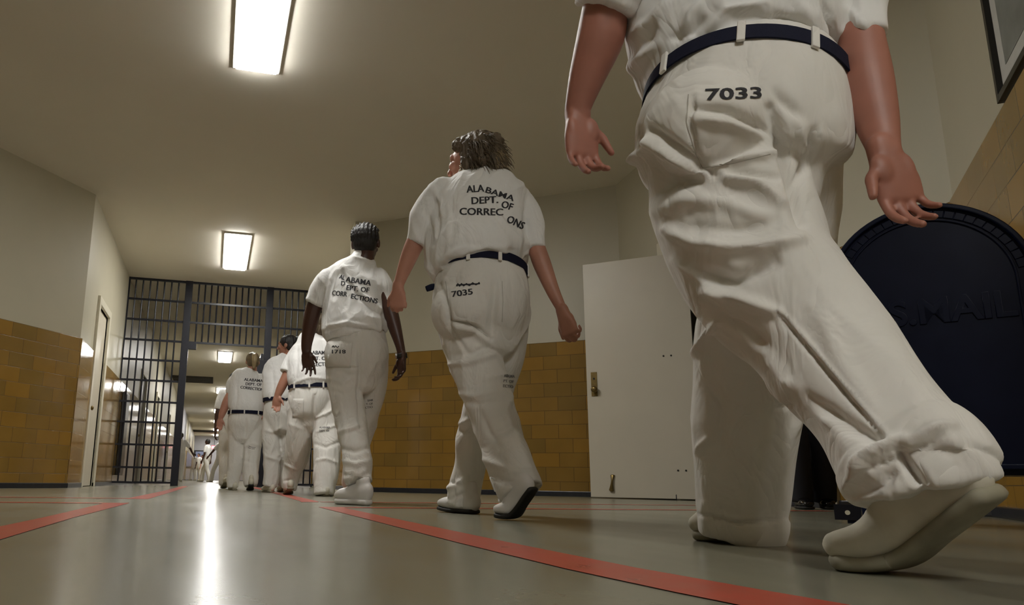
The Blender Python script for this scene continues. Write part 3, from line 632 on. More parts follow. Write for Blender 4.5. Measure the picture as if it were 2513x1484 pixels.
# ---- A: the large walker in the foreground on the right
def near_walker():
    base = Vector((1.07, 1.2, 0)); r = empty('person', base, 'large person in off white uniform striding past in the foreground, seen from the shoulders down', 'person')
    F0 = 1.45
    # trousers
    t = MB(base)
    fr = t.tube(px([(1826,205,212,F0+.042,.86),(1823,262,228,F0+.02,.84),(1820,310,240,F0+.005,.78),(1815,350,246,F0,.74),(1812,410,236,F0,.72),(1815,450,190,F0,.72)]), n=36, cap1='round')
    t.ell(at(1725,330,F0-.05)[0], (CR*.12, FH*.135, Vector((0,0,.125)))); t.ell(at(1950,320,F0-.0)[0], (CR*.10, FH*.125, Vector((0,0,.12))))
    t.tube(px([(1760,330,170,F0,.8),(1780,450,180,F0-.01,.85),(1812,560,178,F0-.03,.85),(1850,660,172,F0-.06,.8),(1912,735,166,F0-.09,.78),(1985,805,152,F0-.13,.8),(2070,915,146,F0-.19,.8),(2150,1020,140,F0-.25,.85),(2205,1105,150,F0-.29,.85),(2250,1180,158,F0-.32,.8),(2262,1205,160,F0-.325,.75)]), n=32, cap0='round')
    t.tube(px([(2196,1085,150,F0-.285,.86),(2225,1120,166,F0-.30,.86),(2252,1172,172,F0-.32,.82)]), n=32)          # turned-up cuff
    t.tube(px([(1945,330,120,F0,.9),(1950,430,104,F0+.03,1.0),(1930,540,108,F0+.08,1.05),(1890,680,128,F0+.15,1.),(1850,820,132,F0+.22,.9),(1835,960,124,F0+.27,.9),(1828,1100,117,F0+.31,.9),(1820,1230,100,F0+.34,.9),(1818,1316,88,F0+.35,.9)]), n=32, cap0='round')
    t.tube(px([(1824,1262,97,F0+.345,.93),(1821,1290,97,F0+.345,.93),(1818,1318,93,F0+.35,.93)]), n=32)
    folds = [([(1700,262),(1785,268),(1855,305),(1890,330)],13,-.013),([(1704,290),(1785,300),(1865,335)],14,.010),([(1700,235),(1690,300),(1706,365),(1722,412)],7,-.006),
      ([(1605,318),(1671,372),(1737,420),(1770,440)],13,-.016),([(1590,345),(1660,385),(1737,425),(1855,455),(1915,500)],15,.016),([(1737,408),(1832,392),(1917,374)],11,.010),([(1745,432),(1830,430),(1905,440)],10,-.010),
      ([(1610,478),(1652,445),(1715,446)],17,-.017),([(1612,520),(1690,492),(1780,500),(1880,540)],22,.010),([(1643,565),(1718,600),(1800,612),(1871,606),(1960,590)],17,.017),([(1715,560),(1800,565),(1900,545)],16,-.008),
      ([(1716,672),(1800,692),(1896,645)],24,-.022),([(1735,712),(1809,728),(1909,768)],15,.015),([(1660,640),(1740,700),(1800,770)],12,.010),([(1765,765),(1840,812),(1880,850)],14,-.011),
      ([(1909,768),(1996,871),(2089,983),(2182,1089)],5,-.006),([(1918,762),(2006,865),(2099,977),(2190,1080)],6,.004),([(1880,860),(1950,950),(2040,1030),(2110,1050)],17,.011),([(1960,960),(2060,1030),(2150,1078)],18,-.018),
      ([(2000,760),(2070,900),(2140,1000)],30,.007),([(2083,1190),(2120,1130),(2158,1098),(2214,1075)],15,.017),([(2100,1215),(2160,1190),(2200,1150)],18,-.014),([(2207,1108),(2235,1150),(2268,1195)],13,-.020),([(2230,1085),(2275,1060),(2330,1050)],16,.012),([(2300,1060),(2350,1100),(2400,1150)],20,.008),
      ([(1893,264),(1917,359),(1945,453),(1968,545)],16,-.030),([(1997,321),(1985,377),(1962,453)],11,-.014),([(1960,300),(1968,350),(1990,385),(2010,330)],14,.010),([(1900,230),(1960,290)],14,-.008),
      ([(1535,360),(1560,395),(1600,345)],12,.018),([(1575,330),(1600,400),(1640,440)],14,-.014),
      ([(1703,871),(1735,830),(1759,790)],9,.012),([(1716,1108),(1740,1077)],9,.010),([(1745,880),(1770,1000),(1760,1150)],22,-.008),([(1830,1180),(1850,1100),(1890,1060)],16,.007),([(1890,900),(1920,1000),(1915,1150)],18,.008),([(1905,1000),(1945,990)],8,-.008),([(1725,1262),(1815,1285),(1910,1275)],5,-.008),([(1730,1235),(1740,1300)],8,.007),([(1770,1245),(1780,1320)],8,-.005),([(2080,1165),(2200,1125),(2330,1068)],5,-.004)]
    folds = [(p, w_*.9, h_*1.35) for p, w_, h_ in folds]; tr = finish('trousers', t, .0055, 'trouser', r, 4, folds, .014, 6.5, 3.)
    # shirt
    s = MB(base)
    s.tube(px([(1828,216,208,F0+.038,.84),(1824,196,226,F0+.046,.86),(1820,150,246,F0+.058,.84),(1814,60,262,F0+.068,.78),(1812,-20,262,F0+.075,.72),(1812,-100,262,F0+.08,.66),(1815,-180,245,F0+.08,.52),(1818,-235,165,F0+.08,.5),(1818,-268,95,F0+.09,.7),(1816,-285,72,F0+.095,.9)]), n=40)
    s.tube(px([(2010,-170,80,F0,.9),(2060,-90,88,F0-.03,.9),(2085,0,78,F0-.06,.9),(2108,60,58,F0-.08,.9),(2118,98,53,F0-.09,.9)]), n=24, cap0='round')
    s.tube(px([(1625,-170,80,F0,.9),(1560,-100,92,F0+.04,.9),(1510,-30,86,F0+.08,.9),(1488,22,74,F0+.10,.9)]), n=24, cap0='round')
    sf = [([(1681,90),(1700,40),(1735,0)],10,.014),([(1747,75),(1785,28),(1879,9)],10,.012),([(1660,95),(1700,80),(1725,50)],10,-.012),([(1790,55),(1850,40),(1930,50)],14,-.010),([(1720,110),(1800,70),(1900,70),(2000,110)],10,.008),
          ([(1560,90),(1600,60),(1640,10)],14,.012),([(1540,200),(1570,150),(1620,110)],14,.014),([(1590,120),(1610,60)],12,-.012),([(1950,0),(1990,60),(2040,130)],16,.009),([(2010,0),(2035,60),(2050,120)],8,-.016),([(1900,30),(1960,80),(2030,150)],12,-.007),([(2080,20),(2110,60),(2150,80)],9,.006)]
    sh = finish('shirt', s, .0055, 'shirt', r, 4, sf, .020, 10., 8.)
    belt_ring(r, fr[3], .040, (math.pi*.5+.07, math.pi*.5-.62, math.pi*.5+.90), 1.035) if fr[3][3].dot(CO-fr[3][0]) > 0 else belt_ring(r, fr[3], .040, (-math.pi*.5-.05, -math.pi*.5+.62, -math.pi*.5-.85, -math.pi*.5+1.25), 1.035)
    # body
    b = MB(base)
    b.tube(px([(1822,150,180,F0,.6),(1818,0,190,F0,.6),(1815,-150,170,F0,.5),(1818,-235,90,F0,.6)]), n=24, cap0='round', cap1='round')
    hc = at(1800,-365,F0+.13)[0]; f, up, sd = head_geo(b, None, hc, FH+Vector((-.25,0,0)), Vector((0,0,1)), 1.0, neck=at(1815,-225,F0+.09)[0])
    b.tube(px([(1620,-170,70,F0,.9),(1530,-60,60,F0+.08,.9),(1490,0,54,F0+.10,.95),(1474,90,58,F0+.12,.9),(1440,190,44,F0+.15,.85),(1419,262,32,F0+.17,.8),(1418,285,32,F0+.175,.7)]), n=24, cap0='round', cap1='round')
    W = at(1418,288,F0+.175)[0]; body_hand(b, W, (at(1434,430,F0+.175)[0]-W), CO-W-CR*.2, CR*1.0+FH*.3, 1.06, (.40,.50,.34,.30), .25, .05)
    b.tube(px([(2010,-170,70,F0,.9),(2085,-20,54,F0-.06,.9),(2112,90,50,F0-.09,.9),(2126,190,57,F0-.11,.85),(2150,290,49,F0-.13,.85),(2168,360,37,F0-.15,.75),(2172,380,37,F0-.155,.7)]), n=24, cap0='round', cap1='round')
    W = at(2172,378,F0-.155)[0]; body_hand(b, W, (at(2222,520,F0-.165)[0]-W), CO-W-Vector((0,0,.25)), -CR, 1.06, (.34,.36,.40,.42), .45, .04)
    finish('body', b, .0036, 'skinA', r, 3)
    for k in eyes(r, hc, f, up, sd, 1.): k.build('eye', 'eye', r, smooth=True)
    h = MB(base); cap_hair(h, hc, f, up, sd, 1., .05); finish('hair', h, .007, 'hairB', r, 2, (), .006, 30.)
    # shoes
    shoe(r, at(2425,1248,1.06)[0], flo(2215,1408), flo(2035,1398)+Vector((0,0,.004)), .052, 'shoeA', 'soleA', s=1.32)
    shoe(r, gr(1826,1.795), gr(1752,1.85), gr(1697,1.875), .046, 'shoeA', 'soleA', s=1.25)
    tb = bvh_of(tr)
    print_text(tb, r, 'number_stamp', [('7033', (1733,246), (1868,241), 27)], 'ink', tr, .01)
    strokes(tb, r, 'pocket_seam', [[(1690,232),(1684,300),(1706,372),(1722,412)],[(1722,412),(1800,400),(1890,378)]], 1.2, 'stitch', tr)
    return r
near_walker()

# ---- B: woman looking left
def woman_looking_left():
    base = Vector((1.06, 2.83, 0)); r = empty('person', base, 'woman with loose ash brown hair looking left, white uniform marked 7035', 'person'); F = 3.0
    t = MB(base)
    fr = t.tube(px([(1180,664,104,F+.03,.86),(1180,685,110,F+.02,.84),(1181,730,117,F,.82),(1181,780,113,F,.84),(1178,820,98,F,.8)]), n=32, cap1='round')
    t.ell(at(1135,765,F-.06)[0], (CR*.125, FH*.12, Vector((0,0,.13)))); t.ell(at(1235,765,F-.02)[0], (CR*.10, FH*.12, Vector((0,0,.12))))
    t.tube(px([(1140,760,74,F,.9),(1152,835,66,F-.01,.95),(1175,915,62,F-.04,.9),(1200,990,57,F-.08,.9),(1226,1065,54,F-.13,.9),(1250,1135,54,F-.20,.9),(1270,1185,56,F-.25,.9),(1280,1208,55,F-.27,.85)]), n=28, cap0='round')
    t.tube(px([(1240,760,60,F,.95),(1240,850,50,F+.05,1.),(1218,930,46,F+.10,1.),(1188,1000,48,F+.16,.95),(1163,1080,42,F+.22,.95),(1155,1140,37,F+.25,.95),(1142,1195,38,F+.27,.95),(1133,1240,36,F+.28,.95)]), n=28, cap0='round')
    folds = [([(1082,700),(1098,760),(1104,800),(1128,835),(1145,862)],6,-.020),([(1106,800),(1120,830),(1140,850)],8,.010),([(1104,787),(1162,799),(1205,832)],5,-.014),([(1108,800),(1165,812),(1205,848)],8,.010),([(1098,700),(1104,787)],3,-.006),
      ([(1215,700),(1210,790),(1208,830)],7,-.020),([(1232,700),(1236,790)],12,.008),([(1190,720),(1203,760),(1200,810)],7,-.010),([(1102,893),(1150,890),(1162,886),(1210,872)],7,.016),([(1110,872),(1160,866),(1200,850)],7,-.010),
      ([(1130,965),(1165,972),(1215,962)],7,.010),([(1140,985),(1175,992),(1220,985)],7,-.010),([(1180,1010),(1200,1060),(1230,1100)],8,-.010),([(1189,1095),(1210,1075),(1223,1062),(1277,1041)],8,-.010),([(1185,1125),(1220,1140),(1260,1160),(1300,1150)],9,.014),([(1200,1165),(1240,1180),(1290,1200)],7,-.012),([(1235,1000),(1262,1060),(1290,1130)],9,.009),
      ([(1255,960),(1245,1000)],7,.010),([(1195,930),(1235,920)],7,.008),([(1122,1010),(1130,1040),(1150,1030)],6,.012),([(1125,1060),(1150,1050)],6,-.010),([(1098,1200),(1120,1190),(1145,1170)],6,.014),([(1105,1225),(1135,1212),(1160,1215)],5,-.012),([(1110,1185),(1130,1190)],5,-.010),([(1100,1245),(1130,1238)],4,.008),([(1270,820),(1262,880),(1250,930)],9,.007)]
    tr = finish('trousers', t, .0065, 'trouser', r, 4, folds, .015, 9., 21.)
    s = MB(base)
    s.tube(px([(1181,668,106,F+.03,.88),(1178,655,118,F+.035,.90),(1172,625,127,F+.04,.86),(1170,580,124,F+.05,.78),(1172,530,121,F+.06,.68),(1174,490,119,F+.06,.60),(1173,463,108,F+.06,.54),(1171,441,82,F+.065,.5),(1169,428,50,F+.07,.55)]), n=36, cap1='round')
    s.tube(px([(1095,468,36,F+.06,.9),(1062,503,38,F+.06,.9),(1038,550,35,F+.07,.9),(1021,598,25,F+.08,.95)]), n=20, cap0='round')
    s.tube(px([(1262,488,36,F+.06,.9),(1292,530,34,F+.04,.9),(1308,570,27,F+.02,.9),(1315,610,22,F+.0,.95)]), n=20, cap0='round')
    sf = [([(1074,500),(1078,560),(1068,600)],6,-.014),([(1060,460),(1085,500),(1090,540)],7,.009),([(1100,470),(1103,560),(1098,640)],7,.008),([(1045,520),(1062,560),(1060,600)],6,-.009),([(1085,640),(1120,615),(1150,600)],8,.012),([(1090,655),(1130,640),(1180,632)],6,.010),([(1190,600),(1235,612),(1280,640)],8,.012),([(1200,632),(1250,640),(1285,665)],7,-.012),([(1180,645),(1230,655),(1280,680)],5,.008),([(1285,520),(1290,580),(1285,640)],6,-.012),([(1040,640),(1060,660),(1075,690)],7,.014),([(1215,500),(1240,530),(1280,548)],6,-.007),([(1150,560),(1160,620)],9,.006),([(1112,610),(1140,600),(1200,598)],7,-.007)]
    sh = finish('shirt', s, .006, 'shirt', r, 4, sf, .018, 11., 5.)
    lp = (math.pi*.5+.26, math.pi*.5-.40, math.pi*.5-1.45, math.pi*.5+1.35); sg = 1 if fr[3][3].dot(CO-fr[3][0]) > 0 else -1
    belt_ring(r, fr[2], .040, [sg*x for x in lp], 1.05)
    k = MB(base); k.tube(px([(1072,700,5,F+.01,.5),(1060,704,8,F-.01,.4),(1046,709,7,F-.02,.4)]), n=10); k.build('belt_end', 'belt', r, smooth=True)
    b = MB(base); b.tube(px([(1180,650,85,F+.03,.7),(1175,560,90,F+.05,.65),(1176,480,70,F+.06,.5),(1172,440,38,F+.06,.8)]), n=24, cap0='round', cap1='round')
    hc = at(1160,392,F+.10)[0]; f, up, sd = head_geo(b, None, hc, -CR*.88+FH*.55+Vector((0,0,-.04)), Vector((0,0,1))+CR*.05, 1.05, neck=at(1176,445,F+.06)[0])
    b.tube(px([(1085,480,28,F+.06,.9),(1045,545,25,F+.07,.9),(1017,600,23,F+.08,.9),(1000,640,20,F+.09,.85),(982,688,14,F+.10,.8),(977,708,12,F+.105,.75)]), n=20, cap0='round', cap1='round')
    W = at(977,706,F+.105)[0]; body_hand(b, W, at(975,765,F+.12)[0]-W, FH*.5-CR*.2, -CR*.9+FH*.3, .92, (1.1,1.25,1.35,1.4), .9)
    b.tube(px([(1262,490,28,F+.06,.9),(1300,560,23,F+.03,.9),(1317,610,22,F-.0,.9),(1332,652,22,F-.02,.9),(1356,712,17,F-.05,.8),(1378,758,13,F-.07,.75),(1382,770,13,F-.075,.75)]), n=20, cap0='round', cap1='round')
    W = at(1382,768,F-.075)[0]; body_hand(b, W, at(1402,828,F-.09)[0]-W, FH, -CR*.6+FH*.7, 1.0, (.95,1.05,1.15,1.2), .8)
    finish('body', b, .0042, 'skinB', r, 3)
    for k in eyes(r, hc, f, up, sd, 1.05): k.build('eye', 'eye', r, smooth=True)
    h = MB(base); cap_hair(h, hc-f*.020+up*.006, f, up, sd, 1.08, .055, 1.02); rnd = random.Random(4)
    h.ell(hc-f*.075+up*.005, (sd*.080, f*.075, up*.088)); h.ell(hc-f*.10-up*.05, (sd*.062, f*.055, up*.075)); h.ell(hc-f*.105+up*.055, (sd*.045, f*.045, up*.040)); h.ell(hc-f*.06-up*.095, (sd*.055, f*.045, up*.050))
    for q in (-1, 1): h.ell(hc+f*.020+sd*q*.055+up*.058, (sd*.03, f*.05, up*.033)); h.ell(hc-f*.01+sd*q*.072-up*.03, (sd*.018, f*.03, up*.06))
    ho = finish('hair', h, .006, 'hairB', r, 2, (), .016, 34., 2., 1.)
    k = MB(base); st = []; di = []
    for i in range(160):
        a = rnd.uniform(-1.9, 1.9); e = rnd.uniform(-1.1, 1.15); d = (-f*math.cos(a)*math.cos(e)+sd*math.sin(a)*math.cos(e)+up*math.sin(e)); st.append(hc-f*.045+Vector(d)*.095); di.append((-f*.5+d*.35-up*.6).normalized())
    strands(k, st, di, .075, .0028, 420, rnd, .25); tag(k.build('hair_strands', 'hairB', ho, smooth=True), kind='stuff')
    k = MB(base); st = [hc-f*.125+up*rnd.uniform(-.09,.05)+sd*rnd.uniform(-.05,.05) for _ in range(40)]; st += [hc+f*.03+sd*q*.075-up*rnd.uniform(.04,.08) for q in (-1,1) for _ in range(6)]
    strands(k, st, [(-f*.5-up*.7)]*52, .06, .0026, 230, rnd, .15); tag(k.build('blonde_hair_ends', 'hairBl', ho, smooth=True), kind='stuff')
    shoe(r, gr(1160,3.20), gr(1112,3.33), gr(1080,3.40,.008), .044, 'shoeW', 'soleK', laces=True)
    shoe(r, at(1308,1212,2.66)[0], gr(1262,2.72), gr(1214,2.76,.006), .045, 'shoeW', 'soleK', laces=True)
    sb = bvh_of(sh); print_text(sb, r, 'lettering', [('ALA', (1146,473), (1188,470), 17), ('BAMA', (1191,472), (1259,494), 14), ('DEPT.', (1158,501), (1222,498), 17), ('OF', (1229,508), (1255,517), 17), ('CORREC', (1128,527), (1234,529), 17), ('ONS', (1242,544), (1281,563), 18)], 'ink', sh)
    tb = bvh_of(tr); print_text(tb, r, 'number_stamp', [('7035', (1110,729), (1160,722), 14)], 'ink', tr, .01)
    strokes(tb, r, 'struck_out_mark', [[(1121,703),(1124,696),(1128,703),(1133,696),(1138,702),(1145,696),(1152,701),(1160,694),(1168,699),(1177,693)],[(1120,700),(1178,696)]], 1.6, 'ink', tr)
    print_text(tb, r, 'knee_stamp', [('ABAMA', (1236,925), (1262,926), 7), ('PT. OF', (1235,938), (1260,939), 7), ('ECTIO', (1234,950), (1258,952), 7)], 'faded', tr)
    strokes(tb, r, 'pocket_seam', [[(1094,690),(1100,740),(1106,786)],[(1106,786),(1150,792),(1196,826)],[(1232,690),(1234,740),(1232,790)]], .8, 'stitch', tr)
woman_looking_left()

# ---- C: dark skinned walker with cornrows and a wristwatch
def walker_with_watch():
    base = Vector((.80, 4.25, 0)); r = empty('person', base, 'dark skinned person with braided black hair and a wristwatch, white uniform, white trainers', 'person'); F = 4.36
    t = MB(base)
    fr = t.tube(px([(875,808,66,F,.84),(876,830,70,F,.84),(877,870,75,F,.84),(876,905,70,F,.82),(874,925,58,F,.8)]), n=28, cap1='round')
    t.ell(at(845,868,F-.05)[0], (CR*.115, FH*.12, Vector((0,0,.12)))); t.ell(at(912,866,F-.02)[0], (CR*.10, FH*.12, Vector((0,0,.12))))
    t.tube(px([(842,880,43,F,.9),(846,945,41,F-.02,.95),(858,1015,38,F-.06,.9),(869,1080,35,F-.12,.9),(878,1140,34,F-.18,.9),(880,1182,34,F-.22,.9)]), n=24, cap0='round')
    t.tube(px([(915,880,36,F,.95),(916,950,31,F+.06,1.),(902,1020,28,F+.12,1.),(882,1080,26,F+.2,1.),(866,1140,22,F+.28,1.),(858,1192,20,F+.34,1.)]), n=24, cap0='round')
    folds = [([(880,850),(883,900),(880,960),(884,1050)],5,-.022),([(803,902),(840,900),(878,903)],3,-.014),([(812,930),(840,940),(868,925)],6,.010),([(820,960),(842,968),(872,955)],6,-.008),([(832,1060),(860,1052),(890,1040)],6,.009),([(838,1100),(870,1110),(900,1100)],6,-.009),([(845,1130),(875,1140),(905,1130)],6,.010),([(845,1165),(880,1172),(905,1160)],5,-.009),([(925,870),(925,950),(912,1010)],7,-.006),([(835,990),(850,1060),(848,1120)],5,.007),([(800,840),(830,850),(800,900)],5,.006)]
    tr = finish('trousers', t, .0075, 'trouser', r, 4, folds, .016, 9., 31.)
    s = MB(base)
    s.tube(px([(874,826,72,F,.88),(872,812,79,F,.90),(871,790,79,F+.01,.86),(870,755,76,F+.02,.78),(872,715,75,F+.03,.68),(874,685,72,F+.03,.58),(880,662,58,F+.03,.52),(886,645,40,F+.03,.6),(889,633,27,F+.035,.8)]), n=32, cap1='round')
    s.tube(px([(825,672,24,F+.03,.9),(805,690,27,F+.03,.9),(788,715,27,F+.04,.9),(773,746,27,F+.05,.95)]), n=18, cap0='round')
    s.tube(px([(925,680,24,F+.03,.9),(940,705,24,F+.0,.9),(950,728,20,F-.01,.9),(955,748,17,F-.02,.95)]), n=18, cap0='round')
    sf = [([(836,660),(850,690),(880,730),(925,765),(945,780)],5,-.012),([(842,655),(858,686),(890,726),(935,762)],6,.010),([(803,800),(850,792),(900,800),(948,812)],5,.012),([(800,812),(850,803),(905,812),(948,825)],4,-.010),([(808,690),(800,750),(798,800)],5,-.010),([(820,640),(830,690),(832,760)],7,.007),([(938,690),(942,740),(940,790)],5,-.012),([(850,770),(860,790)],5,.006),([(868,632),(890,636),(912,644)],3,.006)]
    sh = finish('shirt', s, .0065, 'shirt', r, 4, sf, .018, 11., 15.)
    sg = 1 if fr[3][3].dot(CO-fr[3][0]) > 0 else -1
    belt_ring(r, fr[1], .036, [sg*(math.pi*.5+.1), sg*(math.pi*.5-.5)], 1.04)
    b = MB(base); b.tube(px([(875,800,55,F,.7),(873,740,56,F+.02,.65),(876,680,45,F+.03,.5),(888,645,22,F+.03,.8)]), n=20, cap0='round', cap1='round')
    hc = at(898,592,F+.06)[0]; f, up, sd = head_geo(b, None, hc, FH+CR*.12, Vector((0,0,1))-CR*.04, 1.05, neck=at(889,640,F+.03)[0])
    b.tube(px([(825,675,20,F+.03,.9),(790,720,19,F+.045,.9),(772,752,20,F+.05,.9),(762,790,19,F+.06,.85),(753,840,14,F+.08,.8),(752,862,12,F+.085,.75)]), n=18, cap0='round', cap1='round')
    W = at(752,862,F+.085)[0]; body_hand(b, W, at(762,925,F+.09)[0]-W, -CR*.6-FH*.6, CR*.8-FH*.2, .98, (.15,.3,.4,.45), .5, .09)
    b.tube(px([(925,682,20,F+.03,.9),(950,735,18,F-.02,.9),(958,765,19,F-.03,.9),(968,800,17,F-.04,.85),(982,850,11.5,F-.06,.8),(987,878,11,F-.065,.75)]), n=18, cap0='round', cap1='round')
    W = at(987,876,F-.065)[0]; body_hand(b, W, at(986,938,F-.07)[0]-W, -CR*.8-FH*.6, FH*.8-CR*.5, 1., (.45,.5,.6,.7), .4)
    finish('body', b, .0045, 'skinC', r, 3)
    for k in eyes(r, hc, f, up, sd, 1.05): k.build('eye', 'eye', r, smooth=True)
    h = MB(base); cap_hair(h, hc, f, up, sd, 1.07, .048, .99)
    for i in range(9):                                                      # rows of braids over the crown
        a = (i-4)*.24; P = []
        for j in range(14):
            e = -0.55+j*.175; d = -f*math.cos(e)+up*math.sin(e); q = hc-f*.012+up*.016+(Vector(d)*math.cos(a*1.05)+sd*math.sin(a*1.05)).normalized()*(.0935+.003*(j % 2)); P.append((q, .0085+.002*(j % 2), .006))
        h.tube(P, n=8, sub=2, view=False, cap0='round', cap1='round')
    finish('hair', h, .0042, 'hairK', r, 1)
    w_ = MB(base); c0 = at(986,868,F-.062)[0]; c1 = at(987.5,879,F-.064)[0]; w_.tube([(c0, .0315, .0265), (c1, .0315, .0265)], n=20); wo = w_.build('watch_strap', 'soleK', r, smooth=True)
    q = MB(base); m = (c0+c1)/2; q.cyl(m-CR*.030, m-CR*.040, .017, 16); q.build('watch_case', 'steelw', wo)
    shoe(r, gr(900,4.08), gr(855,4.18), gr(829,4.23), .047, 'shoeW', 'shoeW', style='chunky', laces=True)
    shoe(r, gr(872,4.72), gr(858,4.82), gr(852,4.88), .042, 'shoeW', 'shoeW', style='chunky')
    sb = bvh_of(sh); print_text(sb, r, 'lettering', [('AL', (832,683), (844,687), 11), ('ABAMA', (848,691), (909,701), 13), ('D', (837,700), (846,701), 11), ('EPT. OF', (850,711), (905,718), 12), ('CORR', (815,724), (851,728), 12), ('ECTIONS', (861,732), (925,745), 12)], 'ink', sh)
    tb = bvh_of(tr); print_text(tb, r, 'number_stamp', [('1718', (815,867), (848,867), 9)], 'ink', tr, .01)
    strokes(tb, r, 'scrawl', [[(815,852),(818,848),(821,853),(824,848),(828,853),(832,849)]], 1., 'ink', tr)
    print_text(tb, r, 'knee_stamp', [('BAM', (903,985), (915,983), 5), ('T. OF', (899,994), (915,992), 5), ('CTIO', (896,1003), (915,1000), 5)], 'faded', tr)
    patch(tb, r, 'back_pocket', [(806,836),(866,838),(860,903),(804,900)], 'trouser', tr, .0011)
walker_with_watch()

# ---- D: the walker half hidden behind C
def hidden_walker():
    base = Vector((.80, 6.35, 0)); r = empty('person', base, 'short haired walker with rolled trouser cuffs, half hidden by the braided one', 'person'); F = 6.45
    t = MB(base)
    fr = t.tube(px([(765,938,52,F,.84),(765,955,54,F,.84),(765,985,57,F,.84),(763,1015,52,F,.82),(762,1030,42,F,.8)]), n=26, cap1='round')
    t.tube(px([(738,990,33,F,.9),(736,1050,32,F-.0,.95),(730,1110,30,F+.06,.9),(716,1160,22,F+.12,.9),(708,1200,18,F+.14,.9)]), n=20, cap0='round')
    t.tube(px([(796,990,32,F,.95),(800,1050,32,F-.04,.95),(803,1110,32,F-.1,.95),(799,1165,30,F-.16,.9),(796,1212,21,F-.2,.9)]), n=20, cap0='round')
    t.tube(px([(797,1182,27,F-.17,.95),(796,1214,23,F-.2,.95)]), n=20)
    folds = [([(772,970),(770,1020),(772,1060)],4,-.02),([(775,1025),(800,1015),(825,1000)],4,.012),([(775,1060),(800,1052),(830,1040)],4,.010),([(775,1090),(800,1098),(830,1085)],4,-.010),([(778,1130),(800,1125),(825,1135)],4,.010),([(712,1040),(735,1050)],5,.006),([(700,1140),(725,1150)],4,.008),([(697,1180),(720,1175)],3,-.008)]
    tr = finish('trousers', t, .009, 'trouser', r, 3, folds, .016, 9., 41.)
    s = MB(base)
    s.tube(px([(765,948,54,F,.88),(763,930,58,F,.88),(760,900,58,F+.02,.8),(764,875,53,F+.03,.7),(768,850,47,F+.03,.58),(768,832,36,F+.03,.55),(773,818,20,F+.03,.85)]), n=28)
    s.tube(px([(742,850,19,F+.03,.9),(730,870,21,F+.02,.9),(714,893,20,F+.0,.9),(705,914,18,F-.02,.95)]), n=18, cap0='round')
    s.tube(px([(798,850,22,F+.03,.9),(812,870,22,F+.02,.9),(820,900,20,F+.0,.9)]), n=18, cap0='round')
    sh = finish('shirt', s, .0085, 'shirt', r, 3, [([(730,850),(728,900),(724,935)],4,-.012),([(725,938),(760,925),(800,930)],4,.008)], .010, 11., 25.)
    sg = 1 if fr[3][3].dot(CO-fr[3][0]) > 0 else -1
    belt_ring(r, fr[3], .036, [sg*(math.pi*.5+.1), sg*(math.pi*.5+.8), sg*(math.pi*.5-.5)], 1.06)
    b = MB(base); b.tube(px([(765,920,40,F,.7),(762,870,40,F+.02,.6),(770,830,18,F+.03,.8)]), n=18, cap0='round', cap1='round')
    hc = at(771,797,F+.05)[0]; f, up, sd = head_geo(b, None, hc, FH-CR*.8, Vector((0,0,1)), 1.0, neck=at(772,830,F+.03)[0])
    b.tube(px([(742,852,15,F+.03,.9),(714,898,13,F+.0,.9),(704,922,13,F-.02,.9),(688,955,11,F-.04,.85),(681,972,8,F-.05,.8)]), n=16, cap0='round', cap1='round')
    W = at(681,970,F-.05)[0]; body_hand(b, W, at(677,1012,F-.06)[0]-W, CR*.3-FH, CR*.9, 1., (.35,.4,.5,.5), .6)
    b.tube(px([(798,852,16,F+.03,.9),(816,900,14,F+.0,.9),(826,940,12,F-.0,.9),(834,980,8,F,.8)]), n=16, cap0='round', cap1='round')
    W = at(834,980,F)[0]; body_hand(b, W, Vector((.02,0,-1)), -FH, -CR, 1., (.5,.5,.5,.5))
    finish('body', b, .006, 'skinD', r, 2)
    for k in eyes(r, hc, f, up, sd, 1.): k.build('eye', 'eye', r, smooth=True)
    h = MB(base); cap_hair(h, hc, f, up, sd, 1.02, .06, 1.05); ho = finish('hair', h, .007, 'hairB', r, 2, (), .014, 30.)
    shoe(r, gr(714,6.52,.045), gr(709,6.68), gr(704,6.76), .044, 'shoeA', 'soleA')
    shoe(r, gr(802,6.22), gr(790,6.36), gr(781,6.42), .046, 'shoeA', 'soleA')
    print_text(bvh_of(sh), r, 'lettering', [('ALABAMA', (752,870), (806,869), 9), ('DEPT. OF', (753,884), (805,883), 9), ('CORRECTIONS', (742,899), (824,897), 9)], 'ink', sh)
    tb = bvh_of(tr); print_text(tb, r, 'knee_stamp', [('ALABAMA', (784,1051), (810,1051), 5), ('DEPT. OF', (784,1059), (808,1059), 5)], 'faded', tr)
    patch(tb, r, 'back_pocket', [(720,978),(746,978),(745,1024),(718,1024)], 'trouser', tr, .004, 8)
hidden_walker()

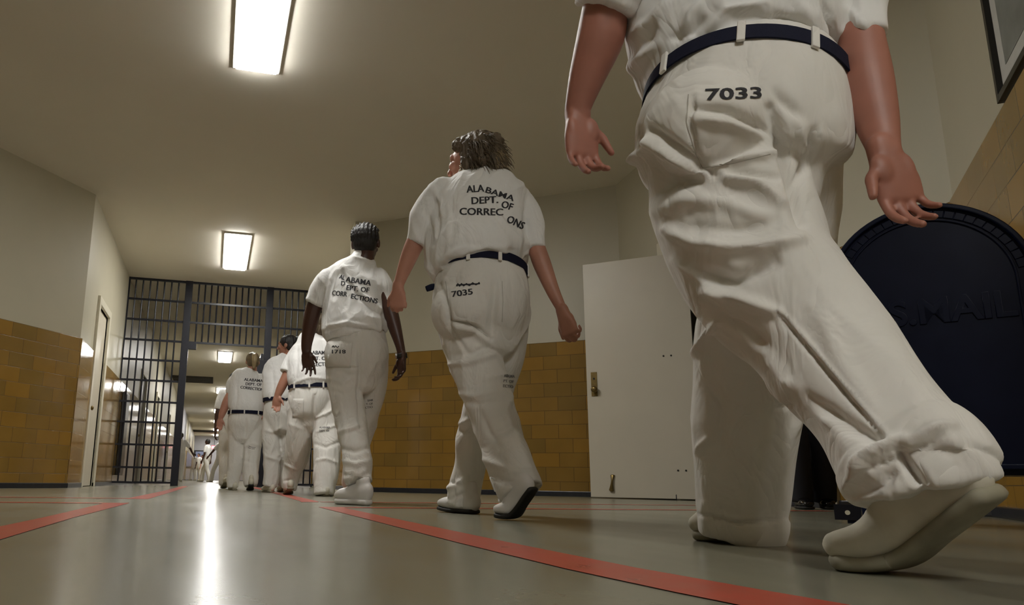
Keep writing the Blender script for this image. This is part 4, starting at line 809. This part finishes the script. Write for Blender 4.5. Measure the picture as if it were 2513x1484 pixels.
# ---- E: dark haired walker with a bun, face in profile
def bun_walker():
    F = 7.7; base = Vector((.55, 7.8, 0)); r = empty('person', base, 'walker with black hair in a bun, face turned left, by the lock post', 'person')
    t = MB(base)
    fr = t.tube(px([(690,975,38,F,.86),(690,990,41,F,.86),(690,1015,43,F,.85),(690,1040,38,F,.8)]), n=26, cap1='round')
    t.tube(px([(671,1010,25,F,.95),(667,1060,23,F+.0,.95),(668,1120,21,F+.03,.95),(666,1165,20,F+.05,.9),(662,1192,18,F+.06,.9)]), n=20, cap0='round')
    t.tube(px([(706,1010,24,F,.95),(704,1060,22,F+.04,.95),(703,1110,22,F+.1,.95),(700,1160,20,F+.2,.9),(697,1188,17,F+.25,.9)]), n=20, cap0='round')
    tr = finish('trousers', t, .010, 'trouser', r, 3, [([(688,1000),(686,1050),(690,1100)],4,-.02),([(650,1055),(670,1060),(690,1048)],4,.01),([(655,1120),(680,1128)],4,.01)], .016, 9., 51.)
    s = MB(base)
    s.tube(px([(690,984,41,F,.88),(690,970,45,F,.88),(690,945,45,F+.02,.8),(691,920,44,F+.03,.7),(693,900,40,F+.03,.58),(700,885,26,F+.03,.6),(706,872,16,F+.03,.9)]), n=28)
    s.tube(px([(665,902,17,F+.03,.9),(660,918,16,F+.0,.9),(664,936,16,F-.02,.95)]), n=18, cap0='round')
    s.tube(px([(718,902,17,F+.03,.9),(728,920,16,F+.0,.9),(731,940,15,F-.02,.95)]), n=18, cap0='round')
    sh = finish('shirt', s, .0095, 'shirt', r, 3, [([(668,905),(672,945),(668,975)],4,-.012)], .010, 11., 35.)
    sg = 1 if fr[3][3].dot(CO-fr[3][0]) > 0 else -1
    belt_ring(r, fr[2], .038, [sg*(math.pi*.5+.1), sg*(math.pi*.5-.4)], 1.1)
    b = MB(base); b.tube(px([(690,960,30,F,.7),(691,915,30,F+.02,.6),(703,882,14,F+.03,.8)]), n=18, cap0='round', cap1='round')
    hc = at(706,845,F+.05)[0]; f, up, sd = head_geo(b, None, hc, FH*.25-CR*.95+Vector((0,0,-.05)), Vector((0,0,1)), 1.0, neck=at(704,882,F+.03)[0])
    b.tube(px([(665,904,13,F+.03,.9),(664,935,12,F-.02,.9),(667,958,11,F-.05,.9),(669,980,8,F-.07,.8)]), n=16, cap0='round', cap1='round')
    W = at(669,980,F-.07)[0]; body_hand(b, W, at(674,1015,F-.09)[0]-W, CR*.2-FH, CR*.9, 1.1, (.4,.4,.5,.5), .6, .04)
    b.tube(px([(718,904,13,F+.03,.9),(731,938,12,F-.02,.9),(735,965,10,F-.05,.9),(738,985,8,F-.06,.8)]), n=16, cap0='round', cap1='round')
    W = at(738,985,F-.06)[0]; body_hand(b, W, Vector((0,0,-1)), -FH, -CR, 1., (.5,.5,.5,.5))
    finish('body', b, .006, 'skinD', r, 2)
    for k in eyes(r, hc, f, up, sd, 1.): k.build('eye', 'eye', r, smooth=True)
    h = MB(base); cap_hair(h, hc, f, up, sd, 1.02, .05); h.ell(hc-f*.135+up*.03, (sd*.05, f*.055, up*.045)); h.ell(hc-f*.18+up*.03, (sd*.035, f*.05, up*.03)); finish('hair', h, .007, 'hairK', r, 2, (), .01, 30.)
    shoe(r, gr(668,7.72), gr(655,7.82), gr(646,7.86), .044, 'shoeA', 'soleA')
    shoe(r, gr(700,7.95,.03), gr(692,8.08), gr(686,8.13), .044, 'shoeA', 'soleA')
bun_walker()

# ---- F: blonde ponytail
def ponytail_walker():
    F = 8.9; base = Vector((.40, 9.06, 0)); r = empty('person', base, 'broad walker with a blonde ponytail in the gate opening, white uniform', 'person')
    t = MB(base)
    fr = t.tube(px([(605,1002,38,F,.86),(604,1018,41,F,.86),(603,1040,43,F,.86),(603,1062,38,F,.8)]), n=26, cap1='round')
    t.tube(px([(583,1045,24,F,.95),(582,1090,21,F+.0,.95),(579,1135,19,F+.0,.95),(572,1175,15,F+.0,.9),(570,1196,13,F+.0,.9)]), n=20, cap0='round')
    t.tube(px([(622,1045,24,F,.95),(620,1090,21,F-.02,.95),(616,1140,19,F-.08,.95),(615,1175,18,F-.12,.9),(615,1192,15,F-.14,.9)]), n=20, cap0='round')
    tr = finish('trousers', t, .011, 'trouser', r, 3, [([(604,1030),(602,1070)],3,-.02),([(603,1095),(620,1088),(640,1095)],4,.012),([(600,1130),(620,1135)],4,-.01)], .016, 9., 61.)
    s = MB(base)
    s.tube(px([(605,1010,41,F,.88),(606,998,45,F,.88),(606,975,46,F+.02,.8),(607,950,45,F+.03,.7),(608,928,40,F+.03,.58),(614,915,26,F+.03,.6),(618,906,15,F+.03,.9)]), n=28)
    s.tube(px([(579,930,15,F+.03,.9),(570,945,15,F+.02,.9),(567,966,12,F+.0,.95)]), n=18, cap0='round')
    s.tube(px([(638,930,15,F+.03,.9),(648,945,14,F+.02,.9),(652,964,12,F+.0,.95)]), n=18, cap0='round')
    sh = finish('shirt', s, .010, 'shirt', r, 3, [([(580,935),(582,970),(577,1000)],4,-.012)], .008, 11., 45.)
    sg = 1 if fr[3][3].dot(CO-fr[3][0]) > 0 else -1
    belt_ring(r, fr[3], .04, [sg*(math.pi*.5+.1), sg*(math.pi*.5+.95), sg*(math.pi*.5-.7)], 1.08)
    b = MB(base); b.tube(px([(605,990,32,F,.7),(607,945,32,F+.02,.6),(616,915,14,F+.03,.8)]), n=18, cap0='round', cap1='round')
    hc = at(620,885,F+.05)[0]; f, up, sd = head_geo(b, None, hc, FH-CR*.35, Vector((0,0,1)), .98, neck=at(618,912,F+.03)[0])
    b.tube(px([(579,932,12,F+.03,.9),(567,965,11,F+.0,.9),(557,985,11,F-.02,.9),(545,1015,8.5,F-.03,.8),(541,1026,6,F-.03,.8)]), n=16, cap0='round', cap1='round')
    W = at(541,1026,F-.03)[0]; body_hand(b, W, at(538,1055,F-.03)[0]-W, CR*.2-FH, CR*.9, 1., (.4,.4,.5,.5), .6)
    b.tube(px([(638,932,12,F+.03,.9),(652,962,11,F+.0,.9),(655,990,9,F-.02,.9),(657,1010,6,F-.03,.8)]), n=16, cap0='round', cap1='round')
    W = at(657,1010,F-.03)[0]; body_hand(b, W, Vector((0,0,-1)), -FH, -CR, 1., (.5,.5,.5,.5))
    finish('body', b, .0065, 'skinB', r, 2)
    for k in eyes(r, hc, f, up, sd, 1.): k.build('eye', 'eye', r, smooth=True)
    h = MB(base); cap_hair(h, hc, f, up, sd, 1.0, .05); ho = finish('hair', h, .007, 'hairF', r, 2, (), .008, 30.)
    k = MB(base); b0 = hc-f*.10+up*.045; k.tube([(b0+f*.02, .022, .022), (b0-f*.03, .030, .024), (b0-f*.05-up*.07, .030, .024), (b0-f*.035-up*.15, .018, .015)], n=12, view=False, cap0='round', cap1='round'); finish('ponytail', k, .006, 'hairBl', ho, 2, (), .008, 40., 0, .2)
    shoe(r, gr(577,8.86), gr(570,9.02), gr(567,9.10), .044, 'shoeA', 'soleA')
    shoe(r, gr(617,8.66,.05), gr(615,8.80), gr(613,8.88), .046, 'shoeA', 'soleK')
    print_text(bvh_of(sh), r, 'lettering', [('ALABAMA', (599,934), (645,938), 7), ('DEPT. OF', (603,945), (642,947), 7), ('CORRECTIONS', (590,953), (650,960), 7)], 'ink', sh)
    strokes(bvh_of(tr), r, 'knee_stamp', [[(610,1094),(618,1097),(627,1098)],[(609,1098),(618,1101),(625,1101)]], .7, 'faded', tr)
ponytail_walker()

# ---- walkers seen small, from a posed skeleton
def small_person(x, y, head, label, h=1.66, stride=.5, lead=1, arms=((.1,.1),(.1,-.1)), skin='skinD', hair='hairK', top='shirt', legs='trouser', shoes=('shoeA','soleA'), group=None, vox=.016, lean=0., feet=True, bent=0.):
    """head: heading angle of the walk; arms: (outwards, forwards) of each hand as part of the arm's length"""
    base = Vector((x, y, 0)); r = empty('person', base, label, 'person', group); f = Vector((math.cos(head), math.sin(head), 0)); sd = Vector((f.y, -f.x, 0)); up = Vector((0, 0, 1)); g = h/1.7
    def P(a, b, c): return base+sd*a*g+f*(b+lean*c)*g+up*c*g
    t = MB(base); fr = t.tube([(P(0,0,1.02), .165*g, .125*g, sd), (P(0,0,.93), .185*g, .14*g, sd), (P(0,0,.80), .17*g, .13*g, sd)], n=22, cap1='round')
    ft = []
    for q in (-1, 1):
        st = stride*.5*q*lead; kn = P(q*.09, st*.55+.04, .48); an = P(q*.08, st-.0, .12 if st > 0 else .16); t.tube([(P(q*.088, 0, .86), .10*g, .10*g, sd), (P(q*.09, st*.28+.01, .67), .092*g, .09*g, sd), (kn, .082*g, .08*g, sd), (kn.lerp(an, .55), .078*g, .078*g, sd), (Vector((an.x, an.y, .045)), .076*g, .080*g, sd)], n=18, cap0='round'); ft.append((q, st, an))
    tr = finish('trousers', t, vox, legs, r, 3, (), .010, 8., x*7)
    s = MB(base); s.tube([(P(0,0,.97), .175*g, .13*g, sd), (P(0,0,1.06), .185*g, .14*g, sd), (P(0,0,1.22), .185*g, .13*g, sd), (P(0,0,1.36), .18*g, .115*g, sd), (P(0,-.01,1.43), .11*g, .08*g, sd), (P(0,-.01,1.475), .065*g, .065*g, sd)], n=24)
    b = MB(base); b.tube([(P(0,0,1.0), .13*g, .10*g, sd), (P(0,0,1.35), .13*g, .09*g, sd), (P(0,0,1.44), .06*g, .06*g, sd)], n=16, cap0='round', cap1='round')
    for q, (o, fo) in zip((-1, 1), arms):
        sh = P(q*.165, -.005, 1.39); ha = sh+(sd*q*o+f*fo-up*math.sqrt(max(.05, 1-o*o-fo*fo)))*.56*g; el = sh.lerp(ha, .5)-f*.03+sd*q*.02
        s.tube([(sh, .062*g, .062*g), (sh.lerp(el, .5), .068*g, .068*g), (sh.lerp(el, .9), .064*g, .064*g)], n=14, cap0='round', view=False)
        b.tube([(sh, .045*g, .045*g), (el, .042*g, .04*g), (el.lerp(ha, .5), .038*g, .036*g), (ha, .026*g, .022*g)], n=12, cap0='round', cap1='round', view=False)
        body_hand(b, ha, (ha-el), -sd*q, f, 1.0*g, (.4,.45,.5,.5))
    finish('shirt', s, vox, top, r, 3, (), .010, 9., x*3)
    hc = P(0, .02, 1.60); ff, uu, ss = head_geo(b, None, hc, f, up, g, neck=P(0,-.01,1.44)); finish('body', b, max(.007, vox*.6), skin, r, 2)
    hh = MB(base); cap_hair(hh, hc, ff, uu, ss, g*1.02, .05); finish('hair', hh, max(.008, vox*.6), hair, r, 1, (), .006, 30.)
    belt_ring(r, fr[0], .04, (), 1.02)
    if feet:
        for q, st, an in ft:
            if st > 0: shoe(r, P(q*.08, st-.06, 0), P(q*.08, st+.10, 0), P(q*.08, st+.18, 0), .045, *shoes)
            else: shoe(r, P(q*.08, st-.10, .07), P(q*.08, st+.06, 0), P(q*.08, st+.13, 0), .045, *shoes)
N_ = math.pi/2
x, y = px_floor(561, 10.3); small_person(x, y, N_+.12, 'walker mostly hidden behind the ponytailed one, dark arm showing', h=1.60, stride=.34, arms=((.12,.05),(.1,-.05)), skin='skinC', vox=.012)
x, y = px_floor(436, 26.5); small_person(x, y, N_-.05, 'person beyond the bars by the left wall, reaching one arm out to the right', h=1.72, stride=.12, arms=((.1,.05),(.52,.25)), skin='skinC')
x, y = px_floor(504, 29.5); small_person(x, y, N_+1.15, 'person in white turned sideways in mid corridor beyond the gate', h=1.66, stride=.42, arms=((.1,.18),(.1,-.1)), skin='skinC')
x, y = px_floor(537, 28.0); small_person(x, y, N_+.9, 'person walking right of the sideways one, under the red exit sign', h=1.70, stride=.6, lead=-1, arms=((.25,.55),(.1,-.1)), skin='skinC')
for u, fw, hh, lab in ((473, 43, 1.55, 'leftmost of the three tiny figures at the corridor end, by the tiled wall'), (484, 45, 1.60, 'middle one of the three tiny figures at the corridor end'), (493, 47, 1.58, 'rightmost of the three tiny figures at the corridor end, reddish face')):
    x, y = px_floor(u, fw); small_person(x, y, N_-2.4+u*.01, lab, h=hh, stride=.2, skin='skinB' if u > 480 else 'skinC', vox=.02, group='tiny figures at the corridor end')
x, y = px_floor(1990, 4.8); small_person(x, y, -N_-.5, 'officer in black trousers and polished black shoes behind the foreground walker', h=1.6, stride=.08, arms=((.02,.1),(.02,.1)), skin='skinB', top='officer', legs='officer', shoes=('patent','soleK'), vox=.012)
